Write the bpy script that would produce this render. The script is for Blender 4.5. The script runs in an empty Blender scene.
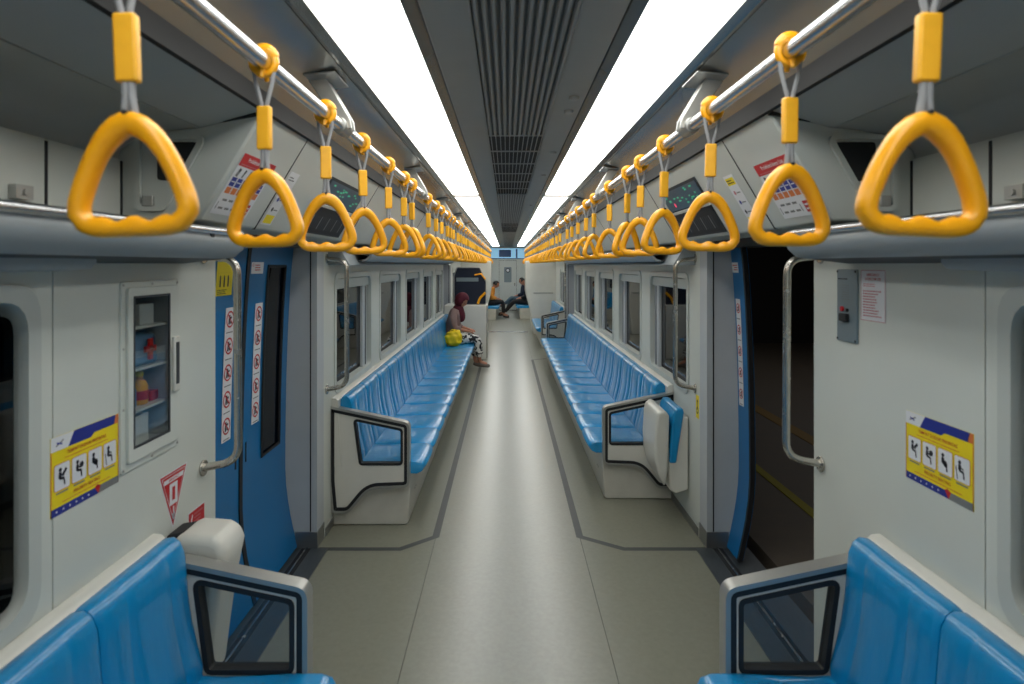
import bpy, bmesh, math, random
from mathutils import Vector, Matrix
random.seed(7)
PI = math.pi
K = 620.0/550.0                      # depth scale
def Y(d): return d*K
C = bpy.context.scene.collection

# ---------------------------------------------------------------- camera, world, light, exposure
cd = bpy.data.cameras.new('camera'); cam = bpy.data.objects.new('camera', cd); C.objects.link(cam)
cam.location = (-0.03, 0, 1.70); cam.rotation_euler = (PI/2, 0, 0)
cd.sensor_width = 36; cd.lens = 620/1024*36; cd.shift_x = 5/1024; cd.shift_y = -77/1024
cd.clip_start = .02; cd.clip_end = 100
cd.dof.use_dof = True; cd.dof.focus_distance = 6.5; cd.dof.aperture_fstop = 3.6
bpy.context.scene.camera = cam
w = bpy.data.worlds.new('world'); bpy.context.scene.world = w; w.use_nodes = True
w.node_tree.nodes['Background'].inputs[0].default_value = (.5, .5, .45, 1)
w.node_tree.nodes['Background'].inputs[1].default_value = .012
vs = bpy.context.scene.view_settings
vs.view_transform = 'Standard'; vs.look = 'None'; vs.gamma = 1; vs.exposure = 0.0
try: vs.use_curve_mapping = False
except Exception: pass
LIGHT = 6.1                          # emission of the ceiling light panels

# ---------------------------------------------------------------- materials
def lin(c):
    c = c/255
    return c/12.92 if c <= .04045 else ((c+.055)/1.055)**2.4
def col(r, g, b): return (lin(r), lin(g), lin(b), 1)
def mat(name, rgb, rough=.5, metal=0, coat=0, bump=0, bscale=40, var=0, vscale=6, stretch=(1,1,1), emit=0, spec=.5):
    m = bpy.data.materials.new(name); m.use_nodes = True
    nt = m.node_tree; b = nt.nodes['Principled BSDF']
    b.inputs['Base Color'].default_value = col(*rgb); b.inputs['Roughness'].default_value = rough
    b.inputs['Metallic'].default_value = metal; b.inputs['Coat Weight'].default_value = coat
    b.inputs['Specular IOR Level'].default_value = spec
    if emit:
        b.inputs['Emission Color'].default_value = col(*rgb); b.inputs['Emission Strength'].default_value = emit
    if bump or var:
        tc = nt.nodes.new('ShaderNodeTexCoord'); mp = nt.nodes.new('ShaderNodeMapping'); mp.inputs['Scale'].default_value = stretch
        nt.links.new(tc.outputs['Object'], mp.inputs['Vector'])
        if var:
            n = nt.nodes.new('ShaderNodeTexNoise'); n.inputs['Scale'].default_value = vscale; n.inputs['Detail'].default_value = 5
            nt.links.new(mp.outputs[0], n.inputs['Vector'])
            r = nt.nodes.new('ShaderNodeMapRange'); r.inputs['From Min'].default_value = .3; r.inputs['From Max'].default_value = .7
            r.inputs['To Min'].default_value = 1-var; r.inputs['To Max'].default_value = 1+var
            nt.links.new(n.outputs['Fac'], r.inputs['Value'])
            h = nt.nodes.new('ShaderNodeHueSaturation'); h.inputs['Color'].default_value = col(*rgb)
            nt.links.new(r.outputs[0], h.inputs['Value']); nt.links.new(h.outputs[0], b.inputs['Base Color'])
            r2 = nt.nodes.new('ShaderNodeMapRange'); r2.inputs['To Min'].default_value = rough*.8; r2.inputs['To Max'].default_value = rough*1.2
            nt.links.new(n.outputs['Fac'], r2.inputs['Value']); nt.links.new(r2.outputs[0], b.inputs['Roughness'])
        if bump:
            n = nt.nodes.new('ShaderNodeTexNoise'); n.inputs['Scale'].default_value = bscale; n.inputs['Detail'].default_value = 3
            nt.links.new(mp.outputs[0], n.inputs['Vector'])
            bp = nt.nodes.new('ShaderNodeBump'); bp.inputs['Strength'].default_value = bump; bp.inputs['Distance'].default_value = .01
            nt.links.new(n.outputs['Fac'], bp.inputs['Height']); nt.links.new(bp.outputs[0], b.inputs['Normal'])
    return m
def glass_mat(name, tint, gloss_rough=.02, ior=1.5):
    m = bpy.data.materials.new(name); m.use_nodes = True; nt = m.node_tree; nt.nodes.clear()
    o = nt.nodes.new('ShaderNodeOutputMaterial'); mx = nt.nodes.new('ShaderNodeMixShader'); f = nt.nodes.new('ShaderNodeFresnel')
    geo = nt.nodes.new('ShaderNodeNewGeometry'); mr = nt.nodes.new('ShaderNodeMapRange'); mr.inputs['To Min'].default_value = ior; mr.inputs['To Max'].default_value = 1/ior
    nt.links.new(geo.outputs['Backfacing'], mr.inputs['Value']); nt.links.new(mr.outputs[0], f.inputs['IOR'])   # same reflectance on either face of the thin sheet
    t = nt.nodes.new('ShaderNodeBsdfTransparent'); t.inputs[0].default_value = (*tint, 1)
    g = nt.nodes.new('ShaderNodeBsdfGlossy'); g.inputs['Roughness'].default_value = gloss_rough
    nt.links.new(f.outputs[0], mx.inputs[0]); nt.links.new(t.outputs[0], mx.inputs[1]); nt.links.new(g.outputs[0], mx.inputs[2])
    nt.links.new(mx.outputs[0], o.inputs[0]); return m
M = dict(
    wall=mat('wall_panel', (208,212,205), .32, coat=.15, var=.03, vscale=3),
    wall2=mat('pillar_grey', (184,189,193), .4, var=.03),
    cove=mat('cove_grey', (172,176,172), .5, var=.04, vscale=4),
    shell=mat('moulded_white', (214,213,205), .35, coat=.2, var=.03),
    base=mat('bench_base', (196,194,184), .45, var=.05, vscale=10),
    header=mat('header_grey', (192,197,192), .35, var=.02),
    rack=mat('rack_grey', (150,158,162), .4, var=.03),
    dark=mat('dark_rubber', (26,28,32), .6),
    black=mat('black_void', (12,12,13), .7),
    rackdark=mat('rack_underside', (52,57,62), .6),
    seat=mat('blue_vinyl', (0,136,196), .32, coat=.6, bump=.25, bscale=9, stretch=(1,3,1), var=.04, vscale=5),
    door=mat('blue_paint', (0,106,166), .35, coat=.2, var=.03),
    yellow=mat('yellow_plastic', (255,176,10), .36, coat=.15, var=.03, vscale=15),
    sleeve=mat('yellow_sleeve', (255,186,40), .42, var=.05, vscale=40),
    steel=mat('brushed_steel', (205,206,208), .22, metal=1, var=.04, vscale=20, stretch=(1,.1,1)),
    steel2=mat('satin_steel', (190,186,178), .26, metal=1, var=.05, vscale=20),
    rim=mat('rim_grey', (176,176,172), .38, metal=.7),
    cord=mat('grey_cord', (150,152,155), .6),
    ceil=mat('ceiling_metal', (150,152,148), .24, metal=.6, var=.08, vscale=3, stretch=(1,.4,1)),
    ceil2=mat('ceiling_centre', (160,164,162), .55, var=.05),
    slatback=mat('slat_backing', (84,87,87), .6),
    slat=mat('ceiling_slat', (150,153,153), .5, var=.04),
    strip=mat('bluegrey_strip', (105,122,130), .25, metal=.5),
    trimmetal=mat('polished_trim', (150,150,146), .16, metal=.95),
    stripe=mat('floor_stripe', (66,69,70), .5, var=.08, vscale=12),
    sill=mat('door_sill', (92,98,102), .32, metal=.6, var=.1, vscale=14, stretch=(6,1,1)),
    outfloor=mat('platform_floor', (98,88,76), .6, var=.15),
    outwall=mat('tunnel_wall', (52,50,48), .8, var=.15),
    ywarn=mat('platform_yellow', (130,100,30), .6), tact=mat('tactile_yellow', (150,140,40), .7),
    s_yel=mat('print_yellow', (240,216,20), .5), s_blue=mat('print_blue', (30,46,140), .5), s_white=mat('print_white', (222,224,228), .5),
    s_red=mat('print_red', (190,34,40), .5), s_orange=mat('print_orange', (214,120,58), .5), s_black=mat('print_black', (24,26,40), .5),
    s_grey=mat('print_grey', (120,122,124), .5), s_pink=mat('print_faded_red', (190,110,118), .5),
    panelgrey=mat('intercom_grey', (132,146,152), .4, metal=.4),
    red=mat('red_plastic', (200,30,36), .4), bottle=mat('yellow_bottle', (224,160,20), .35), bluebag=mat('blue_cloth', (90,130,165), .7),
    paper=mat('white_paper', (205,208,206), .8),
    skin=mat('skin', (176,122,96), .55), maroon=mat('maroon_cloth', (84,16,36), .8, bump=.4, bscale=30), blouse=mat('mauve_cloth', (136,112,108), .8, bump=.4, bscale=25, var=.1, vscale=20),
    yelbag=mat('yellow_bag', (244,206,12), .5, bump=.5, bscale=14), navy=mat('navy_cloth', (26,34,52), .8, bump=.3), blk=mat('black_cloth', (20,21,24), .8, bump=.3),
    orange=mat('orange_cloth', (214,140,50), .8), denim=mat('denim', (70,92,106), .8, bump=.3), shoe=mat('dark_shoe', (30,30,32), .5), hair=mat('black_hair', (14,12,12), .6),
    flat=mat('grey_flat_shoe', (110,100,92), .5), eye=mat('eye_dark', (20,14,12), .3), lips=mat('lips', (150,80,72), .5),
    led=mat('led_screen', (16,60,80), .3, emit=.3), ledg=mat('led_green', (50,170,130), .4, emit=.45), ledr=mat('led_red', (230,60,90), .4, emit=.7),
    transom=mat('transom_glow', (135,185,215), .4, emit=.7), transom2=mat('transom_glow_dark', (30,60,95), .4, emit=.3),
    foot=mat('kick_plate', (150,152,152), .3, metal=.8),
)
M['glass'] = glass_mat('window_glass', (.16,.17,.18)); M['clear'] = glass_mat('clear_glass', (.86,.88,.88)); M['tint'] = glass_mat('dark_tint', (.08,.11,.14))
m = bpy.data.materials.new('light_panel'); m.use_nodes = True; b = m.node_tree.nodes['Principled BSDF']
b.inputs['Base Color'].default_value = (.8,.8,.8,1); b.inputs['Emission Color'].default_value = (1,1,.95,1); b.inputs['Emission Strength'].default_value = LIGHT
M['light'] = m
# floor vinyl: flecked, with a soft reflection painted down the middle
def floor_mat():
    m = bpy.data.materials.new('floor_vinyl'); m.use_nodes = True; nt = m.node_tree; b = nt.nodes['Principled BSDF']
    tc = nt.nodes.new('ShaderNodeTexCoord')
    n1 = nt.nodes.new('ShaderNodeTexNoise'); n1.inputs['Scale'].default_value = 45; n1.inputs['Detail'].default_value = 2
    mp = nt.nodes.new('ShaderNodeMapping'); mp.inputs['Scale'].default_value = (5, 1.0, 1)
    n2 = nt.nodes.new('ShaderNodeTexNoise'); n2.inputs['Scale'].default_value = 1.1; n2.inputs['Detail'].default_value = 1.5
    nt.links.new(tc.outputs['Object'], n1.inputs['Vector']); nt.links.new(tc.outputs['Object'], mp.inputs[0]); nt.links.new(mp.outputs[0], n2.inputs['Vector'])
    # paler middle: the bright central reflection put into the colour
    sp = nt.nodes.new('ShaderNodeSeparateXYZ'); nt.links.new(tc.outputs['Object'], sp.inputs[0])
    ab = nt.nodes.new('ShaderNodeMath'); ab.operation = 'ABSOLUTE'; nt.links.new(sp.outputs['X'], ab.inputs[0])
    mr = nt.nodes.new('ShaderNodeMapRange'); mr.interpolation_type = 'SMOOTHSTEP'
    mr.inputs['From Min'].default_value = .05; mr.inputs['From Max'].default_value = .65; mr.inputs['To Min'].default_value = 1; mr.inputs['To Max'].default_value = 0
    nt.links.new(ab.outputs[0], mr.inputs['Value'])
    mx = nt.nodes.new('ShaderNodeMix'); mx.data_type = 'RGBA'; mx.inputs['A'].default_value = col(126,126,112); mx.inputs['B'].default_value = col(152,154,148)
    nt.links.new(mr.outputs[0], mx.inputs['Factor'])
    ad = nt.nodes.new('ShaderNodeMath'); ad.operation = 'ADD'; nt.links.new(n1.outputs['Fac'], ad.inputs[0]); ad.inputs[1].default_value = .5
    r = nt.nodes.new('ShaderNodeMapRange'); r.inputs['From Min'].default_value = .6; r.inputs['From Max'].default_value = 1.4; r.inputs['To Min'].default_value = .90; r.inputs['To Max'].default_value = 1.10
    nt.links.new(ad.outputs[0], r.inputs['Value'])
    h = nt.nodes.new('ShaderNodeHueSaturation'); nt.links.new(mx.outputs['Result'], h.inputs['Color']); nt.links.new(r.outputs[0], h.inputs['Value'])
    nt.links.new(h.outputs[0], b.inputs['Base Color'])
    r2 = nt.nodes.new('ShaderNodeMapRange'); r2.inputs['To Min'].default_value = .24; r2.inputs['To Max'].default_value = .33
    r2.inputs['Value'].default_value = .45; nt.links.new(r2.outputs[0], b.inputs['Roughness'])
    return m
M['floor'] = floor_mat()
def patch_mat():
    m = mat('patterned_cloth', (220,218,214), .8); nt = m.node_tree; b = nt.nodes['Principled BSDF']
    tc = nt.nodes.new('ShaderNodeTexCoord'); v = nt.nodes.new('ShaderNodeTexNoise'); v.inputs['Scale'].default_value = 22; v.inputs['Detail'].default_value = 1
    r = nt.nodes.new('ShaderNodeValToRGB'); r.color_ramp.interpolation = 'CONSTANT'
    r.color_ramp.elements[0].color = col(24,24,28); r.color_ramp.elements[1].color = col(222,220,214); r.color_ramp.elements[1].position = .47
    nt.links.new(tc.outputs['Object'], v.inputs['Vector']); nt.links.new(v.outputs['Fac'], r.inputs[0]); nt.links.new(r.outputs[0], b.inputs['Base Color'])
    return m
M['pattern'] = patch_mat()

# ---------------------------------------------------------------- mesh helpers
def tagset(o, label=None, cat=None, group=None, kind=None):
    if label: o['label'] = label
    if cat: o['category'] = cat
    if group: o['group'] = group
    if kind: o['kind'] = kind
    return o
class MB:
    """collects faces with materials; s mirrors x for the left side"""
    def __init__(self, s=1): self.v = []; self.f = []; self.m = []; self.s = s; self.cur = 'wall'; self.mats = []
    def mi(self):
        if self.cur not in self.mats: self.mats.append(self.cur)
        return self.mats.index(self.cur)
    def face(self, pts):
        k = len(self.v); self.v += [tuple(p) for p in pts]; self.f.append(tuple(range(k, k+len(pts)))); self.m.append(self.mi())
    def add(self, vs, fs):
        k = len(self.v); self.v += [tuple(p) for p in vs]; i = self.mi()
        for f in fs: self.f.append(tuple(a+k for a in f)); self.m.append(i)
    def box(self, x0, x1, y0, y1, z0, z1):
        x0, x1 = min(x0,x1), max(x0,x1); y0, y1 = min(y0,y1), max(y0,y1); z0, z1 = min(z0,z1), max(z0,z1)
        self.add([(x0,y0,z0),(x1,y0,z0),(x1,y1,z0),(x0,y1,z0),(x0,y0,z1),(x1,y0,z1),(x1,y1,z1),(x0,y1,z1)],
                 [(0,3,2,1),(4,5,6,7),(0,1,5,4),(1,2,6,5),(2,3,7,6),(3,0,4,7)])
    def prism_y(self, prof, y0, y1):       # prof: list of (x,z) closed
        n = len(prof)
        a = sum(prof[i][0]*prof[(i+1)%n][1]-prof[(i+1)%n][0]*prof[i][1] for i in range(n))
        if a < 0: prof = prof[::-1]
        vs = [(x,y0,z) for x,z in prof]+[(x,y1,z) for x,z in prof]
        fs = [tuple(range(n)), tuple(range(2*n-1, n-1, -1))]
        fs += [(i, i+n, (i+1)%n+n, (i+1)%n) for i in range(n)]
        self.add(vs, fs)
    def tube(self, path, r, n=10, closed=False, sx=1, caps=True, up=(0,0,1)):
        path = [Vector(p) for p in path]; N = len(path); rs = r if isinstance(r, (list,tuple)) else [r]*N
        vs = []; prev = None
        for i, p in enumerate(path):
            if closed: t = path[(i+1)%N]-path[(i-1)%N]
            else: t = path[min(i+1,N-1)]-path[max(i-1,0)]
            t.normalize()
            if prev is None:
                u = Vector(up); u = u-t*u.dot(t)
                if u.length < .05: u = Vector((1,0,0)); u = u-t*u.dot(t)
                u.normalize()
            else:
                u = prev-t*prev.dot(t); u.normalize()
            prev = u; v = t.cross(u)
            for k in range(n):
                a = 2*PI*k/n; vs.append(p+u*(math.cos(a)*rs[i])+v*(math.sin(a)*rs[i]*sx))
        fs = []
        for i in range(N if closed else N-1):
            for k in range(n):
                a = i*n+k; b_ = i*n+(k+1)%n; j = ((i+1)%N)*n
                fs.append((a, b_, j+(k+1)%n, j+k))
        if not closed and caps:
            fs.append(tuple(range(n-1,-1,-1))); fs.append(tuple(range((N-1)*n, N*n)))
        self.add(vs, fs)
    def disc(self, c, axis, r, h, n=16):   # short cylinder
        c = Vector(c); a = Vector(axis).normalized(); self.tube([c, c+a*h], r, n)
    def lathe(self, c, prof, n=16, axis='z'):
        vs = []; fs = []
        for (r, h) in prof:
            for k in range(n):
                a = 2*PI*k/n
                vs.append((c[0]+r*math.cos(a), c[1]+r*math.sin(a), c[2]+h))
        for i in range(len(prof)-1):
            for k in range(n): fs.append((i*n+k, i*n+(k+1)%n, (i+1)*n+(k+1)%n, (i+1)*n+k))
        fs.append(tuple(range(n-1,-1,-1))); fs.append(tuple(range((len(prof)-1)*n, len(prof)*n)))
        self.add(vs, fs)
    def plate(self, outline, holes, f0, f1):  # f0/f1 map (u,v) -> point on either face
        bm = bmesh.new(); loops = []
        for lp in [outline]+holes:
            vv = [bm.verts.new((p[0],p[1],0)) for p in lp]; loops.append(vv)
            for i in range(len(vv)): bm.edges.new((vv[i], vv[(i+1)%len(vv)]))
        bmesh.ops.triangle_fill(bm, use_beauty=True, use_dissolve=False, edges=bm.edges[:])
        bm.verts.index_update(); co = [v.co.copy() for v in bm.verts]
        tris = []
        for f in bm.faces:
            idx = [v.index for v in f.verts]
            if f.normal.z < 0: idx = idx[::-1]
            tris.append(tuple(idx))
        nv = len(co); lpi = [[v.index for v in l] for l in loops]; bm.free()
        vs = [f0(c.x,c.y) for c in co]+[f1(c.x,c.y) for c in co]
        fs = tris+[tuple(i+nv for i in t[::-1]) for t in tris]
        for l in lpi:
            for i in range(len(l)): a, b_ = l[i], l[(i+1)%len(l)]; fs.append((a,b_,b_+nv,a+nv))
        self.add(vs, fs)
    def band(self, a, b, f0, f1):          # ring between two outlines of equal point count
        n = len(a); vs = [f0(*p) for p in a]+[f0(*p) for p in b]+[f1(*p) for p in a]+[f1(*p) for p in b]; fs = []
        for i in range(n):
            j = (i+1)%n
            fs += [(i,j,n+j,n+i),(2*n+i,3*n+i,3*n+j,2*n+j),(i,2*n+i,2*n+j,j),(n+i,n+j,3*n+j,3*n+i)]
        self.add(vs, fs)
    def build(self, name, mt=None, parent=None, smooth=35, bevel=0, loc=None, seg=2, recalc=True):
        me = bpy.data.meshes.new(name); L = Vector(loc) if loc else Vector((0,0,0))
        s = self.s
        vs = [(p[0]*s-L.x, p[1]-L.y, p[2]-L.z) for p in self.v]
        me.from_pydata(vs, [], self.f)
        mats = self.mats
        if mt: me.materials.append(M[mt])
        else:
            for k in mats: me.materials.append(M[k])
            me.polygons.foreach_set('material_index', self.m)
        bm = bmesh.new(); bm.from_mesh(me)
        if recalc:
            bmesh.ops.remove_doubles(bm, verts=bm.verts, dist=1e-5); bmesh.ops.recalc_face_normals(bm, faces=bm.faces)
        bm.to_mesh(me); bm.free()
        if smooth:
            me.polygons.foreach_set('use_smooth', [True]*len(me.polygons))
            me.set_sharp_from_angle(angle=math.radians(smooth))
        o = bpy.data.objects.new(name, me); C.objects.link(o)
        if parent: o.parent = parent
        if loc: o.location = L
        if bevel:
            bv = o.modifiers.new('bevel', 'BEVEL'); bv.width = bevel; bv.segments = seg; bv.limit_method = 'ANGLE'; bv.angle_limit = math.radians(40)
            bv.harden_normals = False
        return o
def empty(name, loc, label=None, cat=None, group=None, kind=None):
    o = bpy.data.objects.new(name, None); o.empty_display_size = .1; C.objects.link(o); o.location = loc
    return tagset(o, label, cat, group, kind)
def par(o, root):                       # parent keeping world-space coordinates (roots are unrotated)
    o.parent = root; o.location = Vector(o.location)-root.location; return o
def part(mb, name, mt, root, **k):
    """mb is in world coordinates; stored relative to the root"""
    L = root.location.copy(); p = root.parent
    while p: L += p.location; p = p.parent
    o = mb.build(name, mt, None, loc=L, **k); o.location = (0,0,0); o.parent = root
    return o
def kids(o): return [c for c in bpy.data.objects if c.parent == o]
def copy_tree(o, parent=None, skip=()):
    c = o.copy(); C.objects.link(c); c.parent = parent
    for ch in kids(o): copy_tree(ch, c)
    return c
def rpoly(pts, rad, n=5):               # round the corners of a polygon
    out = []; N = len(pts); rad = rad if isinstance(rad, (list,tuple)) else [rad]*N
    for i in range(N):
        p = Vector(pts[i]); a = Vector(pts[i-1]); b_ = Vector(pts[(i+1)%N]); r = rad[i]
        if r <= 0: out.append(tuple(p)); continue
        da = (a-p).normalized(); db = (b_-p).normalized(); ang = da.angle(db); t = min(r/math.tan(ang/2), (a-p).length*.48, (b_-p).length*.48)
        p0 = p+da*t; p1 = p+db*t
        for k in range(n+1):
            q = k/n; out.append(tuple((1-q)**2*p0+2*q*(1-q)*p+q*q*p1))
    return out
def inset(pts, d):
    N = len(pts); ar = sum(pts[i][0]*pts[(i+1)%N][1]-pts[(i+1)%N][0]*pts[i][1] for i in range(N)); sg = 1 if ar > 0 else -1
    out = []
    for i in range(N):
        a = Vector(pts[i-1]); p = Vector(pts[i]); c = Vector(pts[(i+1)%N])
        e1 = (p-a); e2 = (c-p)
        if e1.length < 1e-6: e1 = e2
        if e2.length < 1e-6: e2 = e1
        e1 = e1.normalized(); e2 = e2.normalized()
        n1 = Vector((-e1.y,e1.x)); n2 = Vector((-e2.y,e2.x)); n_ = (n1+n2)
        n_ = n_.normalized() if n_.length > .01 else n1
        out.append(tuple(p+n_*(sg*d/max(.5, n_.dot(n1)))))
    return out
def arc3(pts, rad, n=6):                # round the corners of an open 3-D path
    out = [Vector(pts[0])]
    for i in range(1, len(pts)-1):
        p = Vector(pts[i]); da = (Vector(pts[i-1])-p); db = (Vector(pts[i+1])-p)
        t = min(rad, da.length*.49, db.length*.49); p0 = p+da.normalized()*t; p1 = p+db.normalized()*t
        for k in range(n+1):
            q = k/n; out.append((1-q)**2*p0+2*q*(1-q)*p+q*q*p1)
    out.append(Vector(pts[-1])); return out

# ---------------------------------------------------------------- print helpers: f(u, v, off) -> world point
class Print(MB):
    def __init__(self, f, sub=1): super().__init__(1); self.fn = f; self.sub = sub
    def rect(self, u0, v0, u1, v1, m, off=.001, z=None):
        self.cur = m; self.face([self.fn(u0,v0,off), self.fn(u1,v0,off), self.fn(u1,v1,off), self.fn(u0,v1,off)])
    def poly(self, pts, m, off=.0012): self.cur = m; self.face([self.fn(u,v,off) for u,v in pts])
    def ring(self, cu, cv, r0, r1, m, off=.0014, n=20):
        self.cur = m
        for k in range(n):
            a = 2*PI*k/n; b_ = 2*PI*(k+1)/n
            self.face([self.fn(cu+r*math.cos(t), cv+r*math.sin(t), off) for r,t in ((r0,a),(r1,a),(r1,b_),(r0,b_))])
    def circ(self, cu, cv, r, m, off=.0012, n=14):
        self.poly([(cu+r*math.cos(2*PI*k/n), cv+r*math.sin(2*PI*k/n)) for k in range(n)], m, off)
    def line(self, u0, v0, u1, v1, wd, m, off=.0016):
        d = Vector((u1-u0, v1-v0)).normalized(); n = Vector((-d.y, d.x))*wd/2
        self.poly([(u0+n.x,v0+n.y),(u0-n.x,v0-n.y),(u1-n.x,v1-n.y),(u1+n.x,v1+n.y)], m, off)
    def slab(self, u0, v0, u1, v1, m, th=.001):
        self.cur = m
        if self.sub > 1:
            for i in range(self.sub):
                va, vb = v0+(v1-v0)*i/self.sub, v0+(v1-v0)*(i+1)/self.sub
                self.face([self.fn(u0,va,th), self.fn(u1,va,th), self.fn(u1,vb,th), self.fn(u0,vb,th)])
            return
        a = [self.fn(u0,v0,0), self.fn(u1,v0,0), self.fn(u1,v1,0), self.fn(u0,v1,0)]; b_ = [self.fn(u0,v0,th), self.fn(u1,v0,th), self.fn(u1,v1,th), self.fn(u0,v1,th)]
        self.add(a+b_, [(4,5,6,7),(0,1,5,4),(1,2,6,5),(2,3,7,6),(3,0,4,7)])
    def text(self, s, cu, cv, h, m, off=.0016, maxw=None):
        cu_ = bpy.data.curves.new('t', 'FONT'); cu_.body = s; cu_.size = 1; cu_.align_x = 'CENTER'; cu_.align_y = 'CENTER'; cu_.resolution_u = 2; cu_.offset = .012
        ob = bpy.data.objects.new('t', cu_); C.objects.link(ob); dg = bpy.context.evaluated_depsgraph_get()
        me = bpy.data.meshes.new_from_object(ob.evaluated_get(dg)); sc = h/.72
        wid = max(v.co.x for v in me.vertices)-min(v.co.x for v in me.vertices); sx = sc
        if maxw and wid*sc > maxw: sx = maxw/wid
        self.cur = m
        vs = [self.fn(cu+v.co.x*sx, cv+v.co.y*sc, off) for v in me.vertices]
        self.add(vs, [tuple(p.vertices) for p in me.polygons])
        bpy.data.objects.remove(ob); bpy.data.curves.remove(cu_); bpy.data.meshes.remove(me)
    def lines(self, u0, u1, v0, v1, n, m, off=.0014, frac=.45):   # rows of illegible small print
        step = (v1-v0)/n
        for i in range(n):
            v = v1-step*(i+.5); wd = (u1-u0)*random.uniform(.6,1); u = u0
            while u < u0+wd:
                l = random.uniform(.06,.16)*(u1-u0); self.rect(u, v-step*frac/2, min(u+l,u0+wd), v+step*frac/2, m, off); u += l+.02*(u1-u0)
    def fin(self, name, root=None, label=None, cat=None, **k):
        if root: o = part(self, name, None, root, smooth=0, recalc=False)
        else:
            c = self.fn(0,0,0); o = self.build(name, None, None, smooth=0, recalc=False, loc=c)
        return tagset(o, label, cat, **k)
def wallf(s, x, d0, z0):                # on the side wall: u to the viewer's right, v up
    # left wall (s=-1): u=+y ; right wall: u=-y
    return lambda u, v, off: Vector((s*(x-off), Y(d0)-s*u, z0+v))
def person_icon(P, cu, cv, h, m='s_black', off=.002, flip=1):
    P.circ(cu-.12*h*flip, cv+.38*h, .11*h, m, off)
    P.line(cu-.12*h*flip, cv+.26*h, cu-.14*h*flip, cv-.05*h, .2*h, m, off); P.line(cu-.16*h*flip, cv-.05*h, cu+.16*h*flip, cv-.1*h, .13*h, m, off)
    P.line(cu+.14*h*flip, cv-.08*h, cu+.2*h*flip, cv-.45*h, .1*h, m, off); P.line(cu-.1*h*flip, cv+.14*h, cu+.16*h*flip, cv+.04*h, .08*h, m, off)

# ================================================================ SETTING
YB, YF = -1.5, Y(20.6)                  # ends of the carriage
DOORS = [(2.15, 3.30), (9.95, 11.10)]
XW = 1.17
def doorx(z):
    if z < .5: return 1.285+.075*math.sin(PI/2*max(z,0)/.5)
    return 1.285+.075*max(0,math.cos(PI/2*(z-.5)/1.4))**.5
# floor
fb = MB(); fb.box(-1.22, 1.22, YB, YF, -.08, -.004); floor = fb.build('floor', 'dark', loc=(0,0,-.08)); tagset(floor, kind='structure')
for a, b_ in ((-1.22,-.4765),(-.4735,.4235),(.4265,1.22)):
    q = MB(); q.box(a, b_, YB, YF, -.004, 0); part(q, 'vinyl_sheet', 'floor', floor)
def stripe(s, xi, pts):                 # grey line inlaid round the bench foot
    out = []; wv = .022
    L = [Vector(p) for p in pts]; left = []; right = []
    for i, p in enumerate(L):
        t1 = (p-L[i-1]).normalized() if i else None; t2 = (L[i+1]-p).normalized() if i < len(L)-1 else None
        t = ((t1 or t2)+(t2 or t1)).normalized(); n_ = Vector((-t.y, t.x))
        ref = (t1 or t2); nn = Vector((-ref.y, ref.x)); k = wv/max(.5, n_.dot(nn)); left.append(p+n_*k); right.append(p-n_*k)
    q = MB(s)
    for i in range(len(L)-1):
        a, b2, c, d = left[i], left[i+1], right[i+1], right[i]
        q.add([(a.x,a.y,.0012),(b2.x,b2.y,.0012),(c.x,c.y,.0012),(d.x,d.y,.0012)], [(0,1,2,3)])
    part(q, 'floor_stripe', 'stripe', floor)
for s, xi in ((-1,.475),(1,.425)):
    stripe(s, xi, [(1.165,Y(3.29)),(.67,Y(3.29)),(xi,Y(3.44)),(xi,Y(9.85)),(.67,Y(9.98)),(1.165,Y(9.98))])
    stripe(s, xi, [(1.165,Y(2.0)),(.67,Y(2.0)),(xi,Y(1.85)),(xi,YB)])
q = MB(); q.box(-.5,.5,Y(13.85),Y(14.1),.0,.004); part(q, 'threshold_plate', 'steel', floor, bevel=.001)
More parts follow.
